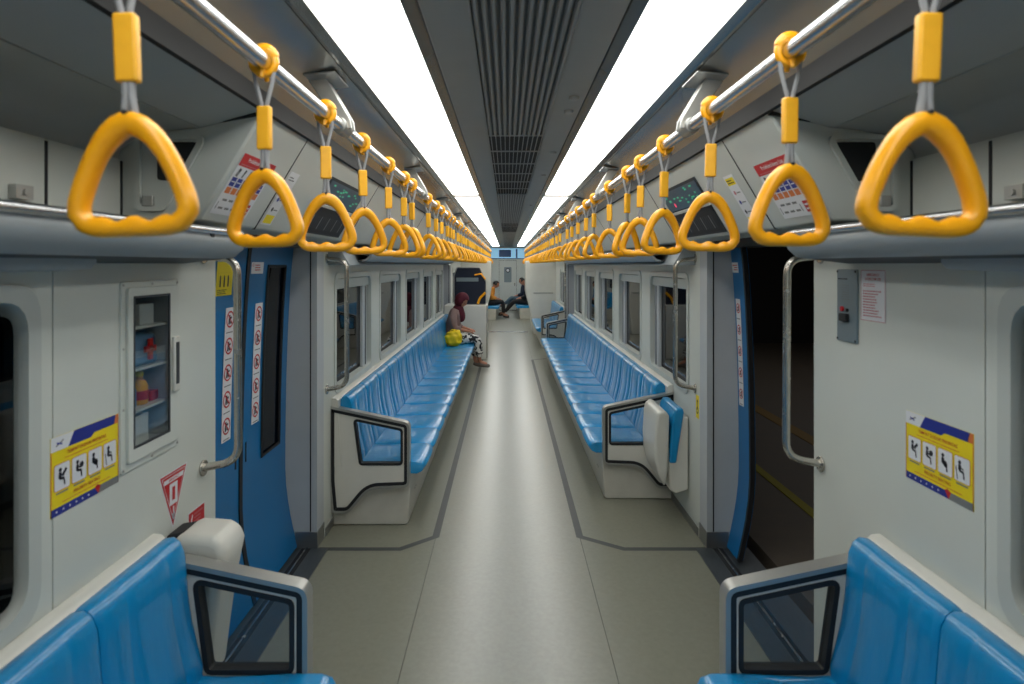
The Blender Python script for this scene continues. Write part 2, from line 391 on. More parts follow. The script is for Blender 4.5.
# body side walls
def holes_wall(mb, y0, y1, z0, z1, holes, x0=XW, x1=1.30):
    ys = sorted({y0,y1}|{h[0] for h in holes}|{h[1] for h in holes}); zs = sorted({z0,z1}|{h[2] for h in holes}|{h[3] for h in holes})
    for i in range(len(ys)-1):
        for j in range(len(zs)-1):
            cy, cz = (ys[i]+ys[i+1])/2, (zs[j]+zs[j+1])/2
            if any(h[0] < cy < h[1] and h[2] < cz < h[3] for h in holes): continue
            mb.box(x0, x1, ys[i], ys[i+1], zs[j], zs[j+1])
WZ0, WZ1 = .86, 1.63
winB = [(3.64+1.28*i, 4.60+1.28*i) for i in range(5)]
winC = [(11.5,12.4)]
winD = [(15.0+1.28*i, 15.96+1.28*i) for i in range(5)]
wn = 0
for s, side in ((-1,'left'),(1,'right')):
    root = empty('wall_'+side, (s*XW, 0, 0), kind='structure')
    q = MB(s)
    CAB = [(Y(1.648), Y(1.852), 1.13, 1.615)] if s < 0 else []
    holes_wall(q, Y(1.382), Y(2.15), 0, 1.78, CAB)
    part(q, 'wall_panel', 'wall', root, smooth=0)
    q = MB(s); holes_wall(q, YB, Y(1.378), 0, 1.78, [(.15, Y(1.32), .86, 1.635)]); part(q, 'wall_panel', 'wall', root, smooth=0)
    q = MB(s); q.box(XW+.004, XW+.02, Y(1.376), Y(1.384), 0, 1.77); part(q, 'panel_joint', 'dark', root)
    q = MB(s); holes_wall(q, Y(3.42), Y(9.83), 0, 1.90, [(Y(a),Y(b2),WZ0,WZ1) for a,b2 in winB]); part(q, 'wall_panel', 'wall', root, smooth=0)
    q = MB(s); holes_wall(q, Y(11.22), Y(13.5), 0, 1.90, [(Y(a),Y(b2),WZ0,WZ1) for a,b2 in winC]); part(q, 'wall_panel', 'wall', root, smooth=0)
    q = MB(s); holes_wall(q, Y(14.3), YF, 0, 1.90, [(Y(a),Y(b2),WZ0,WZ1) for a,b2 in winD]); part(q, 'wall_panel', 'wall', root, smooth=0)
    for (d0,d1) in DOORS:                # door pillars, bulged like the body side
        for (a,b2) in ((d0-.0,d0-.09),(d1,d1+.12)):
            q = MB(s); n = 14; prof = [(XW, 0),(XW,1.88)]+[(doorx(1.88-1.88*i/n)+.035, 1.88-1.88*i/n) for i in range(n+1)]
            if a == d0: prof = [(1.302,0),(1.302,1.88)]+prof[2:]
            q.prism_y(prof, Y(a)+(.001 if a==d0 else 0), Y(b2)); part(q, 'door_pillar', 'wall2', root)
        q = MB(s); q.box(XW-.004, 1.30, Y(d1)-.004, Y(d1)+.14, 0, .10); part(q, 'kick_plate', 'foot', root, bevel=.002)
        q = MB(s); q.box(1.205, 1.212, Y(d1)-.003, Y(d1)+.01, .10, 1.85); part(q, 'pillar_joint', 'dark', root)
        for i, (xa, xb) in enumerate(((1.10,1.20),(1.205,1.26),(1.265,1.42))):     # sill plates
            q = MB(s); q.box(xa, xb, Y(d0)-.02, Y(d1)+.02 if i else Y(d1)-.01, -.02, .006-.004*i); part(q, 'sill_plate', 'sill' if i != 1 else 'dark', root)
        q = MB(s); q.box(1.225,1.235,Y(d0),Y(d1),.0,.008); part(q, 'sill_rail', 'steel2', root)
    # dark skirting between door and bench base
    q = MB(s); q.box(XW-.006, XW, Y(3.42)+.03, Y(4.0), 0, .05); part(q, 'skirting', 'foot', root)
    # windows
    for lst, z0, z1 in (([(0.15/K,1.32)], .86, 1.635), (winB,WZ0,WZ1), (winC,WZ0,WZ1), (winD,WZ0,WZ1)):
        for (a,b2) in lst:
            wn += 1; go = .004 if a < .5 else .045
            wr = empty('window_%d' % wn, (s*XW, Y(a), z0), kind='structure')
            ya, yb = Y(a), Y(b2)
            outer = rpoly([(ya-.02,z0-.02),(yb+.02,z0-.02),(yb+.02,z1+.02),(ya-.02,z1+.02)], .09)
            inner = rpoly([(ya+.02,z0+.02),(yb-.02,z0+.02),(yb-.02,z1-.02),(ya+.02,z1-.02)], .08)
            q = MB(s); q.plate(outer, [inner], lambda u,v: (XW-.008,u,v), lambda u,v: (XW+.09,u,v)); part(q, 'window_frame', 'header', wr, smooth=40)
            o2 = inset(inner, .001); i2 = inset(inner, .03)
            q = MB(s); q.band(o2, i2, lambda u,v: (XW+.05,u,v), lambda u,v: (XW+.085,u,v)); part(q, 'rubber_seal', 'dark', wr, smooth=40)
            # top hopper light with its bar
            zb = z1-.17
            if a > .5:
                q = MB(s); q.box(XW+.012, XW+.042, ya+.022, yb-.022, z1-.095, z1-.024); part(q, 'blind_box', 'header', wr, bevel=.004)
                q = MB(s); q.box(XW+.02, XW+.044, yb-.20, yb-.07, z0+.02, z1-.09); part(q, 'window_mullion', 'wall2', wr, bevel=.003)
                q = MB(s); q.box(XW+.016, XW+.02, yb-.125, yb-.11, z0+.03, z1-.10); part(q, 'mullion_groove', 'dark', wr)
            q = MB(s); q.plate(i2, [], lambda u,v: (XW+go,u,v), lambda u,v: (XW+go+.006,u,v)); part(q, 'pane', 'glass', wr, smooth=0)
    # upper side: slanted header above doors and windows, and the cove over the near seats
    q = MB(s); q.prism_y([(1.01,1.84),(.80,2.19),(1.30,2.21),(1.30,1.84)], Y(1.75), YF); part(q, 'header_panel', 'header', root, bevel=.008)
    for d in (2.13, 3.33, 5.2, 7.5, 9.9, 11.2):    # joints across the header
        ex = .0015; q = MB(s); q.prism_y([(1.01-ex,1.838),(.80-ex,2.19),(.81,2.19),(1.02,1.838)], Y(d), Y(d)+.006); part(q, 'header_joint', 'dark', root)
    q = MB(s); q.prism_y([(1.03,1.70),(1.17,1.70),(1.17,1.845),(1.12,1.845)], Y(3.5), Y(9.8)); part(q, 'window_valance', 'rack', root)
    q = MB(s); q.prism_y([(.80,2.19),(1.0,2.135),(1.0,2.155),(.80,2.21)], YB, Y(1.745)); part(q, 'cove_panel', 'cove', root)
    q = MB(s); pr = [(1.005,2.134)]+[(1.0+.27*math.sin(t*PI/2), 2.03+.104*math.cos(t*PI/2)) for t in (.1,.25,.4,.6,.8,1)]
    q.prism_y(pr+[(1.30,2.03),(1.30,2.16),(1.005,2.16)], YB, Y(1.745)); part(q, 'cove_panel', 'cove', root, smooth=50)
    for (a,b2) in ((-1.3,.6),(.605,1.28),(1.285,1.46),(1.465,1.745)):
        q = MB(s); q.box(1.255, 1.30, Y(a), Y(b2), 1.78, 2.035); part(q, 'back_panel', 'wall', root, smooth=0)
        q = MB(s); q.box(1.253, 1.255, Y(b2)-.004, Y(b2)+.006, 1.80, 2.03); part(q, 'panel_joint', 'dark', root)
    # end face of the header box, with a tinted inspection window and a latch
    q = MB(s); q.prism_y([(.80,2.175),(.812,2.175),(1.0,2.142),(1.27,2.132),(1.27,2.175),(1.0,2.183),(.80,2.212)], Y(1.75)-.012, Y(1.75)); part(q, 'gasket', 'black', root)
    t1 = rpoly([(.975,2.115),(1.21,2.115),(1.21,1.87),(1.115,1.87)], .03); t2 = inset(t1, .018)
    q = MB(s); q.plate(t1, [t2], lambda u,v: (u,Y(1.75)-.012,v), lambda u,v: (u,Y(1.75)-.001,v)); part(q, 'hatch_frame', 'header', root)
    g1 = rpoly([(1.005,2.09),(1.14,2.09),(1.14,1.97),(1.075,1.965)], .012)
    q = MB(s); q.plate(g1, [], lambda u,v: (u,Y(1.75)-.006,v), lambda u,v: (u,Y(1.75)-.001,v)); part(q, 'hatch_glass', 'dark', root)
    q = MB(s); q.box(1.15,1.185,Y(1.75)-.014,Y(1.75)-.001,1.885,1.92); part(q, 'hatch_latch', 'rim', root, bevel=.003)
    # curtain box over the near window
    q = MB(s); q.prism_y([(1.09,1.69),(1.075,1.705),(1.075,1.74),(1.17,1.74),(1.17,1.685)], YB, Y(1.40)); part(q, 'window_valance', 'rack', root, smooth=50)
# ceiling
croot = empty('ceiling', (0,0,2.35), kind='structure')
for (y0,y1) in ((YB,YF),):
    q = MB(); q.box(-1.3,1.3,y0,y1,2.46,2.50); part(q, 'roof_skin', 'black', croot)
    for s in (-1,1):
        c0 = .335 if s > 0 else .305       # light sits between c0 and c0+.24
        i0 = .17 if s > 0 else .13
        q = MB(s); q.prism_y([(i0,2.405),(i0,2.395),(i0+.012,2.388),(c0-.045,2.388),(c0-.04,2.395),(c0-.04,2.41)], y0, y1); part(q, 'centre_panel', 'ceil2', croot)
        q = MB(s); q.prism_y([(c0-.034,2.41),(c0-.034,2.395),(c0-.004,2.372),(c0-.002,2.372),(c0-.002,2.41)], y0, y1); part(q, 'light_trim', 'strip', croot)
        q = MB(s); q.prism_y([(c0+.242,2.41),(c0+.242,2.372),(c0+.262,2.352),(c0+.272,2.352),(c0+.272,2.41)], y0, y1); part(q, 'light_trim', 'trimmetal', croot)
        q = MB(s); q.prism_y([(c0+.278,2.355),(.70,2.335),(.80,2.235),(.80,2.25),(.71,2.36),(c0+.278,2.38)], y0, y1); part(q, 'outer_panel', 'ceil', croot, smooth=60)
        q = MB(s); q.prism_y([(.788,2.184),(.799,2.180),(.83,2.26),(.79,2.26)], y0, y1); part(q, 'shadow_gap', 'black', croot)
VENTS = ((2.97,5.45),(9.2,11.6))
for i in range(12):
    x = -.125+i*.0255
    q = MB(); q.prism_y([(x,2.41),(x,2.399),(x+.004,2.393),(x+.012,2.393),(x+.016,2.399),(x+.016,2.41)], YB, Y(2.97)); part(q, 'ceiling_slat', 'slat', croot)
    q = MB(); q.prism_y([(x,2.41),(x,2.399),(x+.004,2.393),(x+.012,2.393),(x+.016,2.399),(x+.016,2.41)], Y(5.45), Y(9.2)); part(q, 'ceiling_slat', 'slat', croot)
    q = MB(); q.prism_y([(x,2.41),(x,2.399),(x+.004,2.393),(x+.012,2.393),(x+.016,2.399),(x+.016,2.41)], Y(11.6), YF); part(q, 'ceiling_slat', 'slat', croot)
    for (a,b2) in VENTS:
        q = MB(); q.box(x+.006, x+.010, Y(a), Y(b2), 2.395, 2.405); part(q, 'vent_bar', 'slat', croot)
for (a,b2) in ((YB,Y(2.97)),(Y(5.45),Y(9.2)),(Y(11.6),YF)):
    q = MB(); q.box(-.13,.17,a,b2,2.408,2.415); part(q, 'slat_backing', 'slatback', croot)
for (a,b2) in VENTS:
    for i in range(7):
        y = Y(a)+(Y(b2)-Y(a))*i/6; q = MB(); q.box(-.13,.17,y-.012,y+.012,2.397,2.402); part(q, 'vent_crossbar', 'slat', croot)
for k, (d, x) in enumerate(((2.25,.245),(2.45,.245),(3.35,.25),(4.2,.25),(6.3,.25))):
    q = MB(); q.lathe((x,Y(d),2.373), [(.008,0),(.018,.003),(.022,.009),(.022,.016)], 14); o = q.build('smoke_detector', 'rim', loc=(x,Y(d),2.373))
    tagset(o, ['nearest of the small round grey ceiling sensors right of the slats','second small round grey sensor, just behind the nearest one','round grey ceiling sensor beside the start of the dark vent','round grey ceiling sensor halfway along the first dark vent','farthest round grey ceiling sensor, beyond the first vent'][k], 'sensor', 'ceiling sensors')
# light panels (they light the carriage)
segs = [(YB,Y(5.30),'nearest'),(Y(5.38),Y(10.66),'second'),(Y(10.72),Y(15.9),'third'),(Y(15.98),Y(19.9),'farthest')]
for s, side in ((-1,'left'),(1,'right')):
    c0 = .335 if s > 0 else .305
    for (a,b2,nm) in segs:
        root = empty('ceiling_light', (s*(c0+.12),a,2.38), '%s glowing white light panel on the %s side of the ceiling' % (nm, side), 'light', 'ceiling light panels')
        q = MB(s); q.box(c0,c0+.24,a+.01,b2-.01,2.38,2.39); part(q, 'diffuser', 'light', root)
        q = MB(s); q.box(c0-.002,c0+.244,b2-.02,b2+.10,2.366,2.39); part(q, 'end_bar', 'rim', root)
# ends of the carriage
q = MB(); q.box(-1.3,1.3,YB-.05,YB,0,2.46); wb = q.build('wall_back', 'wall', loc=(0,YB,0)); tagset(wb, kind='structure')
wf = empty('wall_front', (0,YF,0), kind='structure')
q = MB(); 
q.box(-1.3,-.33,YF,YF+.05,0,1.93); q.box(.33,1.3,YF,YF+.05,0,1.93); q.box(-.33,.33,YF,YF+.05,1.87,1.93); q.box(-1.3,1.3,YF,YF+.05,2.33,2.46); q.box(-1.3,-.62,YF,YF+.05,1.93,2.33); q.box(.62,1.3,YF,YF+.05,1.93,2.33)
part(q, 'end_panel', 'wall', wf)
q = MB(); q.box(-.62,.62,YF+.02,YF+.04,1.93,2.33); part(q, 'transom_window', 'transom', wf)  # transom window over the end door; its bluish light is put in as glow
q = MB(); q.box(-.33,.12,YF+.01,YF+.02,2.0,2.27); q.box(-.65,.65,YF-.02,YF+.02,1.925,1.955); q.box(.3,.36,YF+.005,YF+.02,1.96,2.3); part(q, 'transom_frame', 'transom2', wf)
dr = empty('door_5', (0,YF,0), kind='structure')
inner = rpoly([(-.14,1.05),(.14,1.05),(.14,1.62),(-.14,1.62)], .04)
q = MB(); q.plate([(-.32,.02),(.32,.02),(.32,1.86),(-.32,1.86)], [inner], lambda u,v: (u,YF+.0,v), lambda u,v: (u,YF+.03,v)); part(q, 'door_panel', 'wall', dr, smooth=0)
q = MB(); q.plate(inner, [], lambda u,v: (u,YF+.01,v), lambda u,v: (u,YF+.02,v)); part(q, 'pane', 'panelgrey', dr, smooth=0)
q = MB(); q.box(.24,.28,YF-.05,YF,.92,1.04); part(q, 'door_handle', 'steel2', dr, bevel=.004)
P = Print(lambda u,v,off: Vector((u,YF-.004-off,v))); P.circ(-.0,1.5,.08,'s_white'); P.ring(0,1.5,.055,.085,'s_black'); P.fin('round_notice', dr)
# gangway
for s, side in ((-1,'left'),(1,'right')):
    root = empty('wall_partition_'+side, (s*.5,Y(13.5),0), kind='structure')
    prof = [(.62,0),(.60,.06),(.56,.55),(.45,.95),(.43,1.1),(.43,1.80),(1.30,1.80),(1.30,0)]
    q = MB(s); q.prism_y(prof, Y(13.5), Y(14.3)); part(q, 'partition_panel', 'shell', root, bevel=.01)
    q = MB(s); q.box(.62,1.1,Y(13.5)-.012,Y(13.5),1.0,1.03); part(q, 'panel_ledge', 'rim', root, bevel=.003)

# ---------------------------------------------------------------- outside
q = MB(); q.box(1.50, 9, -3, 40, -.5, -.005); pf = q.build('platform_floor', 'outfloor', loc=(1.5,0,0)); tagset(pf, kind='structure')
q = MB(); q.box(2.03,2.10,-3,40,-.005,.002); part(q, 'tactile_line', 'tact', pf); q = MB(); q.box(2.86,3.0,-3,40,-.005,.001); part(q, 'warning_line', 'ywarn', pf)
q = MB(); q.box(1.50,9,Y(12),Y(12.1),-.005,3.2); q.box(8.9,9,-3,Y(12),-.005,3.2); q.box(1.5,9,-3,40,3.2,3.3); q.box(1.5,9,-3.1,-3,-.005,3.2); o = q.build('wall_platform', 'outwall', loc=(9,0,0)); tagset(o, kind='structure')
q = MB(); q.box(-2.3,-2.2,-3,40,-1,3.3); o = q.build('wall_tunnel', 'outwall', loc=(-2.3,0,0)); tagset(o, kind='structure')

ld = bpy.data.lights.new('platform_fill','AREA'); ld.shape='RECTANGLE'; ld.size=.3; ld.size_y=12; ld.energy=26; lo = bpy.data.objects.new('platform_fill', ld); C.objects.link(lo); lo.location=(4.5,5,3.1)  # unseen fill light, added to lift the dark platform outside the open doors
# ---------------------------------------------------------------- doors
def picto_strip(P, cu, v0, v1, wd, n=5):
    P.slab(cu-wd/2, v0, cu+wd/2, v1, 's_white'); st = (v1-v0)/n
    for i in range(n):
        cv = v0+st*(i+.56); r = min(wd*.42, st*.36)
        P.ring(cu, cv, r*.80, r, 's_red', .0022); P.line(cu-r*.25, cv-r*.6, cu-r*.1, cv+r*.5, r*.35, 's_black', .0018); P.line(cu-r*.1,cv+r*.1,cu+r*.45,cv+r*.2, r*.25,'s_black',.0018)
        P.circ(cu+r*.25, cv-r*.35, r*.22, 's_black', .0018)
        P.line(cu-r*.6, cv+r*.6, cu+r*.6, cv-r*.6, r*.16, 's_red', .0026); P.rect(cu-wd*.36, v0+st*i+st*.05, cu+wd*.36, v0+st*i+st*.09, 's_grey', .0018)
def leaf(s, d0, d1, root, win=None):
    """one sliding leaf following the bulged body side; win=(d0,d1)"""
    n = 20; zs = [.012+1.868*i/n for i in range(n+1)]
    q = MB(s)
    for i in range(n):
        z0, z1 = zs[i], zs[i+1]
        cols = [(d0,d1)]
        if win and z0 > .64 and z1 < 1.72: cols = [(d0,win[0]),(win[1],d1)]
        for a,b2 in cols:
            q.add([(doorx(z0),Y(a),z0),(doorx(z0),Y(b2),z0),(doorx(z1),Y(b2),z1),(doorx(z1),Y(a),z1)], [(0,1,2,3)])
            q.add([(doorx(z0)+.03,Y(a),z0),(doorx(z0)+.03,Y(b2),z0),(doorx(z1)+.03,Y(b2),z1),(doorx(z1)+.03,Y(a),z1)], [(0,3,2,1)])
            for yy in (a,b2): q.add([(doorx(z0),Y(yy),z0),(doorx(z0)+.03,Y(yy),z0),(doorx(z1)+.03,Y(yy),z1),(doorx(z1),Y(yy),z1)], [(0,1,2,3)])
    lf = part(q, 'door_leaf', 'door', root, smooth=50)
    if win:
        a, b2 = win
        q = MB(s)
        for i in range(n):
            z0, z1 = zs[i], zs[i+1]
            if z0 > .64 and z1 < 1.72: q.add([(doorx(z0)+.006,Y(a),z0),(doorx(z0)+.006,Y(b2),z0),(doorx(z1)+.006,Y(b2),z1),(doorx(z1)+.006,Y(a),z1)], [(0,1,2,3)])
        part(q, 'pane', 'tint', lf, smooth=60)
        q = MB(s); z0 = zs[8]; z1 = zs[17]
        zz = [z for z in zs if .64 < z < 1.72]; z0, z1 = zz[0], zz[-1]
        pth = [(doorx(z)-.002,Y(a),z) for z in zz]+[(doorx(z)-.002,Y(b2),z) for z in zz[::-1]]
        q.tube(pth, .009, 6, closed=True); part(q, 'window_seal', 'dark', lf)
    return lf
def seal(s, d, root, wd=.022):
    q = MB(s); n = 16
    for i in range(n):
        z0, z1 = .012+1.86*i/n, .012+1.86*(i+1)/n; a, b2 = Y(d)-wd/2, Y(d)+wd/2
        for k0,k1 in (((-.006),(.02)),):
            vs = [(doorx(z)+k, yy, z) for z in (z0,z1) for (k,yy) in ((k0,a),(k0,b2),(k1,b2),(k1,a))]
            q.add(vs, [(0,1,5,4),(1,2,6,5),(2,3,7,6),(3,0,4,7)])
    part(q, 'rubber_seal', 'dark', root, smooth=50)
dn = 0
for s in (-1,1):
    for di, (d0,d1) in enumerate(DOORS):
        dn += 1
        root = empty('door_%d' % dn, (s*1.29, Y((d0+d1)/2), 0), kind='structure')
        mid = (d0+d1)/2+.01
        if s < 0:                         # closed on the left
            l1 = leaf(s, d0-.05, mid, root, (d0+.02,d0+.24) ); l2 = leaf(s, mid+.008, d1+.05, root, (mid+.235,mid+.465)); seal(s, mid+.004, root, .035)
            f = lambda u,v,off: Vector((s*(doorx(v)-.002-off), u, v))
            P = Print(f, 6); P.slab(Y(mid-.29),1.56,Y(mid-.145),1.715,'s_yel')
            P.rect(Y(mid-.275),1.66,Y(mid-.16),1.664,'s_black'); 
            for k in range(3):
                c = Y(mid-.255+.035*k); P.circ(c,1.645,.007,'s_black'); P.line(c,1.64,c,1.60,.014,'s_black'); 
            P.lines(Y(mid-.275),Y(mid-.165),1.565,1.59,3,'s_black'); P.fin('notice_sticker', l1, label='yellow notice sticker on the left door leaf')
            P = Print(f, 16); picto_strip(P, Y(mid-.145), .87, 1.50, .095); P.fin('pictogram_strip', l1, label='white strip of red ring prohibition signs')
            P = Print(f); P.slab(Y(mid+.04),1.655,Y(mid+.175),1.715,'s_white'); P.lines(Y(mid+.08),Y(mid+.165),1.668,1.705,3,'s_red'); P.ring(Y(mid+.058),1.70,.006,.009,'s_red',n=10); P.fin('notice_sticker', l2)
            P = Print(f, 16); picto_strip(P, Y(mid+.155), .87, 1.50, .095); P.fin('pictogram_strip', l2)
            for (dd, lf) in ((mid-.045,l1),(mid+.06,l2)):
                q = MB(s); q.box(doorx(.78)-.002,doorx(.78)+.004,Y(dd)-.006,Y(dd)+.006,.70,.80); part(q, 'pull_slot', 'dark', lf)
        else:                             # open on the right, leaves slid into their pockets
            l2 = leaf(s, d1-.16, d1+.40, root, (d1+.1,d1+.35)); seal(s, d1-.165, root)
            l1 = leaf(s, d0-.45, d0+.02, root, None); seal(s, d0+.03, root)
            f = lambda u,v,off: Vector((s*(doorx(v)-.002-off), u, v))
            P = Print(f); P.slab(Y(d1-.09),1.655,Y(d1-.005),1.715,'s_white'); P.lines(Y(d1-.08),Y(d1-.01),1.665,1.705,3,'s_red'); P.fin('notice_sticker', l2)
            P = Print(f, 16); picto_strip(P, Y(d1-.055), .87, 1.50, .07); P.fin('pictogram_strip', l2)
        # dark track above the opening
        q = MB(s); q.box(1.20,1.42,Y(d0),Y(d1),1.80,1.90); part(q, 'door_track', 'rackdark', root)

# ================================================================ FURNITURE
PITCH = .385
def seat_cushion_mb(yc):
    w_ = Y(PITCH)-.004; top = [(.612,.342),(.580,.358),(.567,.384),(.578,.406),(.610,.417),(.70,.417),(.82,.410),(.92,.406),(1.00,.412)]
    bot = [(1.00,.35),(.66,.335)]
    q = MB(1); vs = [0,.02,.06,.25,.5,.75,.94,.98,1]; rows = []
    for v in vs:
        e = .010*max(0, 1-min(v,1-v)/.06)**2; dm = .006*math.sin(PI*v); sc = .014*math.sin(PI*v)**.6 if 0 < v < 1 else 0
        r = [(x+(e*.8-sc*max(0,1-(x-.567)/.10)), yc-w_/2+w_*v, z-e*.8+dm*(0 if z < .36 else 1)) for x,z in top]+[(x, yc-w_/2+w_*v, z) for x,z in bot]; rows.append(r)
    n = len(rows[0]); q.add([p for r in rows for p in r], [(i*n+k, i*n+(k+1)%n, (i+1)*n+(k+1)%n, (i+1)*n+k) for i in range(len(rows)-1) for k in range(n)]+[tuple(range(n)), tuple(range(len(rows)*n-1,(len(rows)-1)*n-1,-1))])
    return q
def back_cushion_mb(yc):
    w_ = Y(PITCH)-.003; fr = [(.985,.392),(.985,.44),(1.0,.50),(1.018,.58),(1.030,.66),(1.036,.74),(1.042,.80),(1.056,.832),(1.08,.846),(1.105,.842),(1.118,.825)]
    bk = [(1.12,.60),(1.10,.392)]
    q = MB(1); vs = [0,.02,.05,.14,.24,.255,.27,.4,.5,.6,.73,.745,.76,.86,.95,.98,1]; rows = []
    for v in vs:
        e = .008*max(0, 1-min(v,1-v)/.055)**2; g = .0025 if abs(abs(v-.5)-.245) < .002 else 0; dm = .004*math.sin(PI*v)
        r = []
        for i,(x,z) in enumerate(fr):
            k = 1 if i < 8 else .3; kz = 1 if i >= 6 else 0
            r.append((x+(e+g-dm)*k, yc-w_/2+w_*v, z-e*.7*kz+dm*.3*kz))
        r += [(x, yc-w_/2+w_*v, z) for x,z in bk]; rows.append(r)
    n = len(rows[0]); q.add([p for r in rows for p in r], [(i*n+k, i*n+(k+1)%n, (i+1)*n+(k+1)%n, (i+1)*n+k) for i in range(len(rows)-1) for k in range(n)]+[tuple(range(n)), tuple(range(len(rows)*n-1,(len(rows)-1)*n-1,-1))])
    return q
_cush = {}
def cushions(s, root, y0, y1):
    if s not in _cush:
        a = seat_cushion_mb(0); a.s = s; b_ = back_cushion_mb(0); b_.s = s
        o1 = a.build('seat_cushion', 'seat', smooth=50); o2 = b_.build('back_cushion', 'seat', smooth=50)
        _cush[s] = (o1.data, o2.data); bpy.data.objects.remove(o1); bpy.data.objects.remove(o2)
    n = max(1, round((y1-y0)/Y(PITCH))); wd = (y1-y0)/n
    for i in range(n):
        for nm, me in zip(('seat_cushion','back_cushion'), _cush[s]):
            o = bpy.data.objects.new(nm, me); C.objects.link(o); o.parent = root; o.location = Vector((0, y0+wd*(i+.5), 0))-root.location; o.scale = (1, wd/Y(PITCH), 1)
PO = rpoly([(.672,.668),(1.172,.775),(1.172,.30),(1.155,.105),(1.06,.105),(.93,.262),(.672,.272)], [.035,.004,.2,.02,.06,.16,.035], 7)
PH = rpoly([(.708,.635),(1.025,.703),(.985,.405),(.708,.405)], .025, 5)
def armrest(s, y, root, near=True):
    """shield-shaped end panel standing across the bench end"""
    th = .034
    q = MB(s); q.plate(PO, [PH], lambda u,v: (u,y-th/2,v), lambda u,v: (u,y+th/2,v)); pn = part(q, 'end_panel', 'shell', root, smooth=30)
    rim = [p for p in PO if not (p[0] > 1.165 and p[1] < .77 and p[1] > .12)]
    i0 = max(range(len(PO)), key=lambda i: PO[i][1]+PO[i][0]); op = PO[i0+1:]+PO[:i0+1]
    q = MB(s); o1 = inset(PO, -.012); q.band(o1, inset(PO,.004), lambda u,v: (u,y-th/2-.012,v), lambda u,v: (u,y+th/2+.012,v)); part(q, 'rim', 'rim', root, bevel=.006, seg=3)
    q = MB(s); q.band(inset(PO,.004), inset(PO,.024), lambda u,v: (u,y-th/2-.007,v), lambda u,v: (u,y+th/2+.007,v)); part(q, 'rubber_band', 'dark', root, smooth=30)
    q = MB(s); q.band(inset(PH,-.004), inset(PH,.012), lambda u,v: (u,y-th/2-.004,v), lambda u,v: (u,y+th/2+.004,v)); part(q, 'window_seal', 'dark', root, smooth=30)
    q = MB(s); q.plate(inset(PH,.006), [], lambda u,v: (u,y-.003,v), lambda u,v: (u,y+.003,v)); part(q, 'pane', 'clear', root, smooth=0)
def bench(s, y0, y1, label, ends):
    root = empty('bench_seat', (s*.9, (y0+y1)/2, 0), label, 'bench', 'blue bench seats')
    q = MB(s); q.prism_y([(.69,0),(.675,.02),(.66,.335),(1.168,.345),(1.168,0)], y0+.02, y1-.02); part(q, 'base', 'base', root, bevel=.008)
    q = MB(s); q.prism_y([(1.10,.39),(1.125,.822),(1.14,.835),(1.168,.838),(1.168,.39)], y0-.02, y1+.01); part(q, 'back_ledge', 'shell', root, bevel=.003)
    # bolt heads in pairs along the kick board
    q = MB(s); nb = max(2, int((y1-y0)/.8))
    for i in range(nb):
        for dy in (0,.05):
            q.disc((.668,y0+.25+i*(y1-y0-.4)/(nb-1)+dy,.16), (-1,0,0), .007, .004, 8)
    part(q, 'bolt_row', 'rim', root)
    cushions(s, root, y0+.022, y1-.022)
    for e in ends: armrest(s, y0 if e == 'near' else y1, root)
    return root
bench(-1, -1.4, Y(1.76), 'short blue bench in the near left corner under the first aid cabinet', ['far'])
bench(1, -1.4, Y(1.76), 'short blue bench in the near right corner under the intercom wall', ['far'])
bench(-1, Y(3.58), Y(9.70), 'long blue bench on the left with a woman seated at its far end', ['near'])
bench(1, Y(3.98), Y(9.75), 'long empty blue bench on the right under the windows', ['near','far'])
bench(1, Y(11.2), Y(13.3), 'short blue bench on the far right beyond the second door', ['near'])
bench(-1, Y(17.0), Y(20.4), 'distant bench on the left beyond the white partition', []).location.x += .30
bench(1, Y(17.3), Y(20.4), 'distant bench on the right beyond the white partition', []).location.x -= .30
# folding seats beside the end panels
def folding_seat(s, y0, y1, label):
    root = empty('folding_seat', (s*1.12,(y0+y1)/2,.2), label, 'folding seat', 'folded flip-up seats')
    q = MB(s); q.prism_y([(1.165,.22),(1.165,.70),(1.10,.70),(1.05,.58),(1.03,.40),(1.04,.22),(1.08,.19)], y0+.02, y1-.02); part(q, 'mounting', 'shell', root, bevel=.012, seg=3)
    q = MB(s); q.prism_y([(1.035,.40),(1.045,.58),(1.06,.72),(1.08,.76),(1.125,.76),(1.13,.73),(1.08,.40)], y0, y1); part(q, 'back_pad', 'seat', root, bevel=.012, seg=3)
    q = MB(s); q.prism_y([(.985,.745),(1.01,.745),(1.035,.71),(1.03,.38),(1.005,.24),(.965,.32),(.94,.42),(.935,.52),(.945,.68),(.955,.73)], y0-.005, y1+.005); part(q, 'seat_shell', 'shell', root, bevel=.022, seg=4)
    return root
folding_seat(1, Y(3.60), Y(3.93), 'folded white and blue flip-up seat beside the right end panel')
def folding_seat_top(s, y0, y1, label):
    root = empty('folding_seat', (s*1.0,(y0+y1)/2,.2), label, 'folding seat', 'folded flip-up seats')
    q = MB(s); q.prism_y([(1.165,.20),(1.165,.80),(1.10,.81),(1.08,.60),(1.08,.22)], y0+.03, y1-.03); part(q, 'mounting', 'dark', root, bevel=.01)
    q = MB(s); q.prism_y([(1.14,.76),(1.13,.80),(1.09,.815),(1.0,.808),(.965,.79),(.95,.75),(.96,.70),(.98,.60),(1.0,.46),(1.02,.30),(1.12,.28),(1.13,.40)], y0, y1); part(q, 'seat_shell', 'shell', root, bevel=.03, seg=5)
folding_seat_top(-1, Y(1.80), Y(1.95), 'rounded white folded flip-up seat behind the near left armrest')

